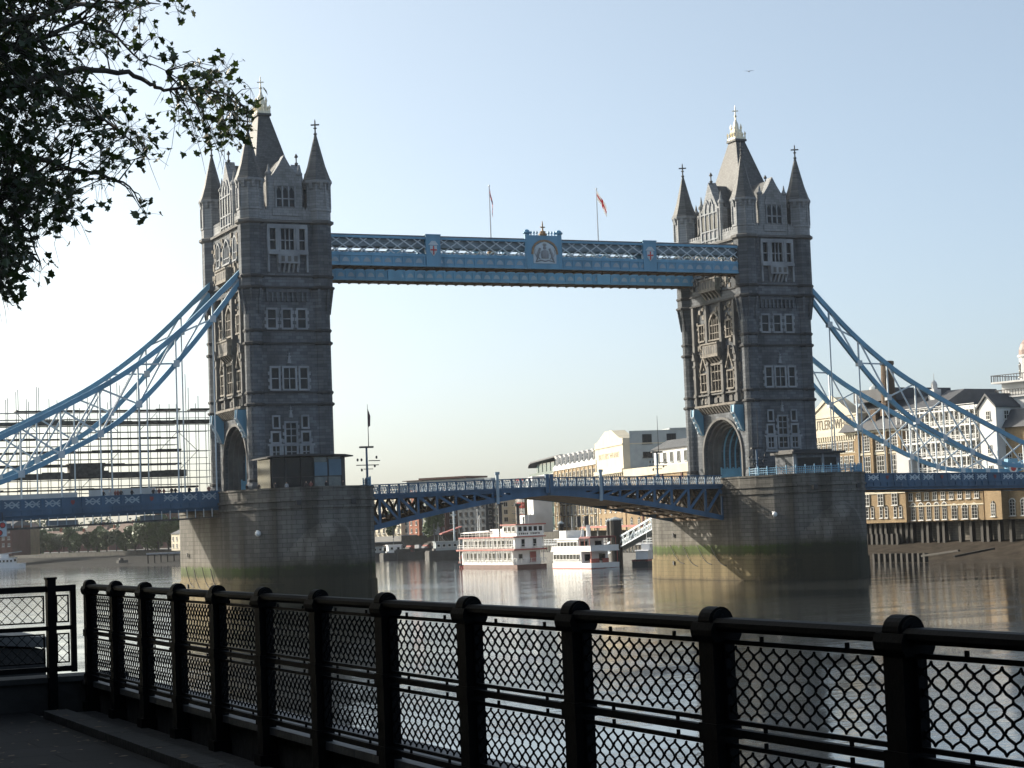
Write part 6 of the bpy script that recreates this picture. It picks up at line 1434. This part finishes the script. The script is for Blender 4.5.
# ------------------------------------------------------------------ plane tree at the upper left
def leaf_shape(q, s_):
    """five lobed leaf with a fold along its midrib"""
    k_ = q.uniform(.8,1.15); pts = [(0,-.46),(.17,-.32),(.47*k_,-.34),(.37,-.08),(.56*k_,.17),(.26,.20),(.0,.62),(-.26,.20),(-.56*k_,.17),(-.37,-.08),(-.47*k_,-.34),(-.17,-.32)]
    fold = q.uniform(.05,.4); curl = q.uniform(-.6,.6); return [Vector((x*s_, y*s_, (abs(x)*fold+curl*y*y+.25*curl*x*y)*s_)) for x, y in pts]
PLANE_LEAF = bpy.data.materials.new('plane_leaf'); PLANE_LEAF.use_nodes = True
n = PLANE_LEAF.node_tree; pr_ = n.nodes['Principled BSDF']; pr_.inputs['Roughness'].default_value = .45
oi = n.nodes.new('ShaderNodeNewGeometry'); cr = n.nodes.new('ShaderNodeValToRGB'); cr.color_ramp.elements[0].color = (.014,.027,.010,1); cr.color_ramp.elements[1].color = (.042,.068,.022,1)
n.links.new(oi.outputs['Random Per Island'], cr.inputs[0]); n.links.new(cr.outputs[0], pr_.inputs['Base Color'])
tl = n.nodes.new('ShaderNodeBsdfTranslucent'); tl.inputs[0].default_value = (.06,.10,.015,1); ms_ = n.nodes.new('ShaderNodeMixShader'); ms_.inputs[0].default_value = .16
out = [x for x in n.nodes if x.type == 'OUTPUT_MATERIAL'][0]; n.links.new(pr_.outputs[0], ms_.inputs[1]); n.links.new(tl.outputs[0], ms_.inputs[2]); n.links.new(ms_.outputs[0], out.inputs[0])
BARK = mat('plane_bark', (.07,.06,.048), .85, var=.5, vscale=4, bump=.4, bscale=10)
TX, TY = -133.2, -250.5
tr = thing('plane_tree', 'leafy plane tree whose dark branches reach in at the upper left of the sky', 'tree', (TX,TY,8.26))
O = Vector((TX,TY,8.26)); q = random.Random(11)
def pxp(px_, py_, dy): d = ray(px_,py_); return CAM + d*(dy/d.y)
limbs = []     # list of (points, r0, r1)
trunk_pts = [O, O+Vector((.1,.1,3)), O+Vector((.3,0,5.5)), O+Vector((.5,.2,8)), O+Vector((.6,.3,11)), O+Vector((.5,.5,14))]
limbs.append((trunk_pts,.42,.12))
S1 = O+Vector((.35,.05,6.2)); S2 = O+Vector((.5,.2,8.2)); S3 = O+Vector((.6,.3,10.2)); S4 = O+Vector((.3,0,4.8))
def mkbranch(start, pxs, r0, r1, dy=30):
    pts = [start] + [pxp(x,y,dy+k*.25) for k, (x,y) in enumerate(pxs)]; limbs.append((pts,r0,r1)); return pts
mkbranch(S1,[(-60,110),(0,92),(36,77),(81,69),(129,73),(150,84),(163,90),(194,87),(222,92),(246,108)],.085,.012,29.6)
mkbranch(S1,[(-40,120),(20,88),(60,90),(85,105),(105,120),(130,140),(150,160)],.06,.008,30.4)
mkbranch(S3,[(-60,20),(0,20),(40,18),(75,6),(110,2),(160,4)],.09,.01,30.2)
mkbranch(S2,[(-30,60),(40,40),(80,22),(110,32),(140,60),(172,74)],.07,.006,29.2)
mkbranch(S1,[(-50,170),(10,150),(60,166),(100,175),(130,186),(146,214)],.08,.006,30.0)
mkbranch(S4,[(-60,230),(0,205),(30,232),(42,270)],.07,.006,29.4)
mkbranch(S4,[(-80,290),(-40,285),(4,292)],.06,.008,29.8)
mkbranch(S3,[(-40,-60),(40,-60),(110,-50),(170,-40)],.1,.02,29.0)
for _ in range(14):
    a = q.uniform(0,6.28); el = q.uniform(.2,1.1); L_ = q.uniform(4,8); s_ = O+Vector((.4,.1,q.uniform(6,12))); d = Vector((math.cos(a)*math.cos(el),math.sin(a)*math.cos(el),math.sin(el)))
    if d.x > .5 and d.y < .3: d.x *= .4
    limbs.append(([s_, s_+d*L_*.5+Vector((0,0,.3)), s_+d*L_],.12,.03))
def bx(y):
    P_ = [(-30,190),(0,188),(20,184),(32,168),(60,140),(95,120),(120,120),(140,150),(165,160),(175,138),(192,112),(208,92),(222,58),(238,40),(248,26),(258,2),(266,-10),(320,-12)]
    for i in range(len(P_)-1):
        if P_[i][0] <= y <= P_[i+1][0]: return P_[i][1]+(P_[i+1][1]-P_[i][1])*(y-P_[i][0])/(P_[i+1][0]-P_[i][0])
    return 190 if y < 0 else -20
nodes = []
for pts, r0, r1 in limbs:
    for i in range(len(pts)-1):
        for k in range(5): nodes.append(pts[i].lerp(pts[i+1],k/5))
clusters = []
while len(clusters) < 410:
    y = q.uniform(-25,278); X_ = bx(y); x = q.uniform(-15,max(X_,5)); f = x/max(X_,1)
    if 250 < y and x > 12 and not (30 < x < 48 and y < 272): 
        if q.random() < .8: continue
    hole = math.sin(x*.055+1.3)*math.sin(y*.048+.6)+.5*math.sin(x*.11+y*.09)
    pr = (1.0 if hole > -.5 else .3) if f < .36 else (.8 if hole > -.1 else .12) if f < .70 else (.6 if hole > .1 else .08)
    if q.random() < pr: clusters.append((pxp(x,y,q.uniform(27,33)),q.randint(5,10),.25))
for _ in range(62):                                     # spray at the end of the long branch
    x = q.uniform(172,256); y = q.uniform(64,140)
    if ((x-214)/46)**2+((y-103)/36)**2 < 1 and (q.random()<.8): clusters.append((pxp(x,y,q.uniform(30.4,32.6)),q.randint(5,9),.17))
for x, y in ((214,66),(216,72),(240,122),(252,118),(198,138),(186,128),(140,208),(146,215),(143,200),(176,66),(158,60),(35,268),(40,272),(3,293),(8,290),(62,215),(70,190),(178,12),(182,8),(150,152)):
    clusters.append((pxp(x,y,q.uniform(29.5,31)),q.randint(5,8),.13))
while len(clusters) < 3900:                              # the rest of the crown, outside the picture
    d = Vector((q.gauss(0,1),q.gauss(0,1),q.gauss(0,1))).normalized()*(q.random()**.4); p = O+Vector((.6+d.x*9.8, .8+d.y*8.0, 10.2+d.z*7.0))
    w_ = p-CAM; z = w_.dot(CF); sx_, sy_ = 512+FPX*w_.dot(CR)/z, 384-FPX*w_.dot(CU)/z
    if sx_ > -12 and sy_ > -20: continue
    clusters.append((p,q.randint(9,14),.55))
lv, twig = MB(), MB()
for p, nl, sp_ in clusters:
    near = min(nodes, key=lambda n_: (n_-p).length_squared + (4 if n_.z > p.z+1.5 else 0))
    if sp_ < .5 and (near-p).length > 2.3: continue
    mid = near.lerp(p,.55)+Vector((0,0,.12*(near-p).length)); twig.tube([near,mid,p],[.014,.009,.004],4,cap=False)
    if q.random() < .35: e_ = p+Vector((q.gauss(0,.3),q.gauss(0,.3),-q.uniform(.2,.7))); twig.tube([mid,p.lerp(e_,.5),e_],[.006,.005,.003],3,cap=False)
    for _ in range(nl):
        s_ = (q.uniform(.06,.11) if q.random() < .3 else q.uniform(.10,.165)) if sp_ < .5 else q.uniform(.2,.34); c = p+Vector([max(-1.5*sp_,min(1.5*sp_,q.gauss(0,sp_))) for _ in range(3)])
        if sp_ < .5: twig.tube([p.lerp(c,.02),p.lerp(c,.5)+Vector((0,0,.02)),c],[.0035,.003,.0025],3,cap=False)
        zax = Vector((q.gauss(0,.7),q.gauss(0,.7),q.uniform(.1,1.2))).normalized(); xax = zax.orthogonal().normalized(); a = q.uniform(0,6.28)
        yax = zax.cross(xax); x2 = xax*math.cos(a)+yax*math.sin(a); y2 = zax.cross(x2)
        lv.add([tuple(c+x2*v_.x+y2*v_.y+zax*v_.z-O) for v_ in leaf_shape(q,s_)],[(0,1,2,3,4,5,6),(0,6,7,8,9,10,11)])
lv.build('foliage', PLANE_LEAF, tr, fix=False)
for i in range(len(twig.v)): twig.v[i] = tuple(Vector(twig.v[i])-O)
twig.build('twigs', BARK, tr, fix=False)
for k, (pts, r0, r1) in enumerate(limbs):
    m_ = len(pts); b = MB(); fine = []
    for i in range(m_-1):
        for s_ in range(4):
            f = s_/4; a = pts[i].lerp(pts[i+1],f); fine.append(a-O+Vector((q.gauss(0,1),q.gauss(0,1),q.gauss(0,1)))*(.012 if 0<i else 0))
    fine.append(pts[-1]-O); b.tube(fine,[r0+(r1-r0)*(j/(len(fine)-1))**.7 for j in range(len(fine))],7); b.build('trunk' if k == 0 else 'branch', BARK, tr, smooth=True)

def shade_tree(x, y, rz, label):
    c = copy_tree(tr); c.location = (x,y,8.26); c.rotation_euler = (0,0,rz); c['label'] = label; c['group'] = 'plane trees on the embankment'; return c
tr['group'] = 'plane trees on the embankment'
shade_tree(CAM.x-13.5, CAM.y+31, R(100), 'plane tree further left along the embankment, shading the paving')
for k_, (tx_, ty_) in enumerate(((-12.5,13),(-13,-2),(-11,-17),(-22,8))): shade_tree(CAM.x+tx_, CAM.y+ty_, R(60+47*k_), ['plane tree on the promenade abreast of the paving','plane tree on the promenade beside the viewpoint','plane tree on the promenade behind the viewpoint','plane tree in the second row behind the promenade'][k_])
shade_tree(CAM.x-6.5, CAM.y+41, R(75), 'plane tree beyond the first along the bank, shading the railing')

# ------------------------------------------------------------------ air
HAZE = 0.00004
if HAZE:
    b = MB(); b.box(-2450,2450,-1520,2450,-4,110); hz = b.build('haze', bpy.data.materials.new('river_haze')); hz['kind'] = 'stuff'
    m = hz.data.materials[0]; m.use_nodes = True; n = m.node_tree; n.nodes.remove(n.nodes['Principled BSDF']); v = n.nodes.new('ShaderNodeVolumePrincipled')
    v.inputs['Color'].default_value = (.90,.94,1,1); v.inputs['Density'].default_value = HAZE; v.inputs['Anisotropy'].default_value = .3
    n.links.new(v.outputs[0], [x for x in n.nodes if x.type == 'OUTPUT_MATERIAL'][0].inputs['Volume'])
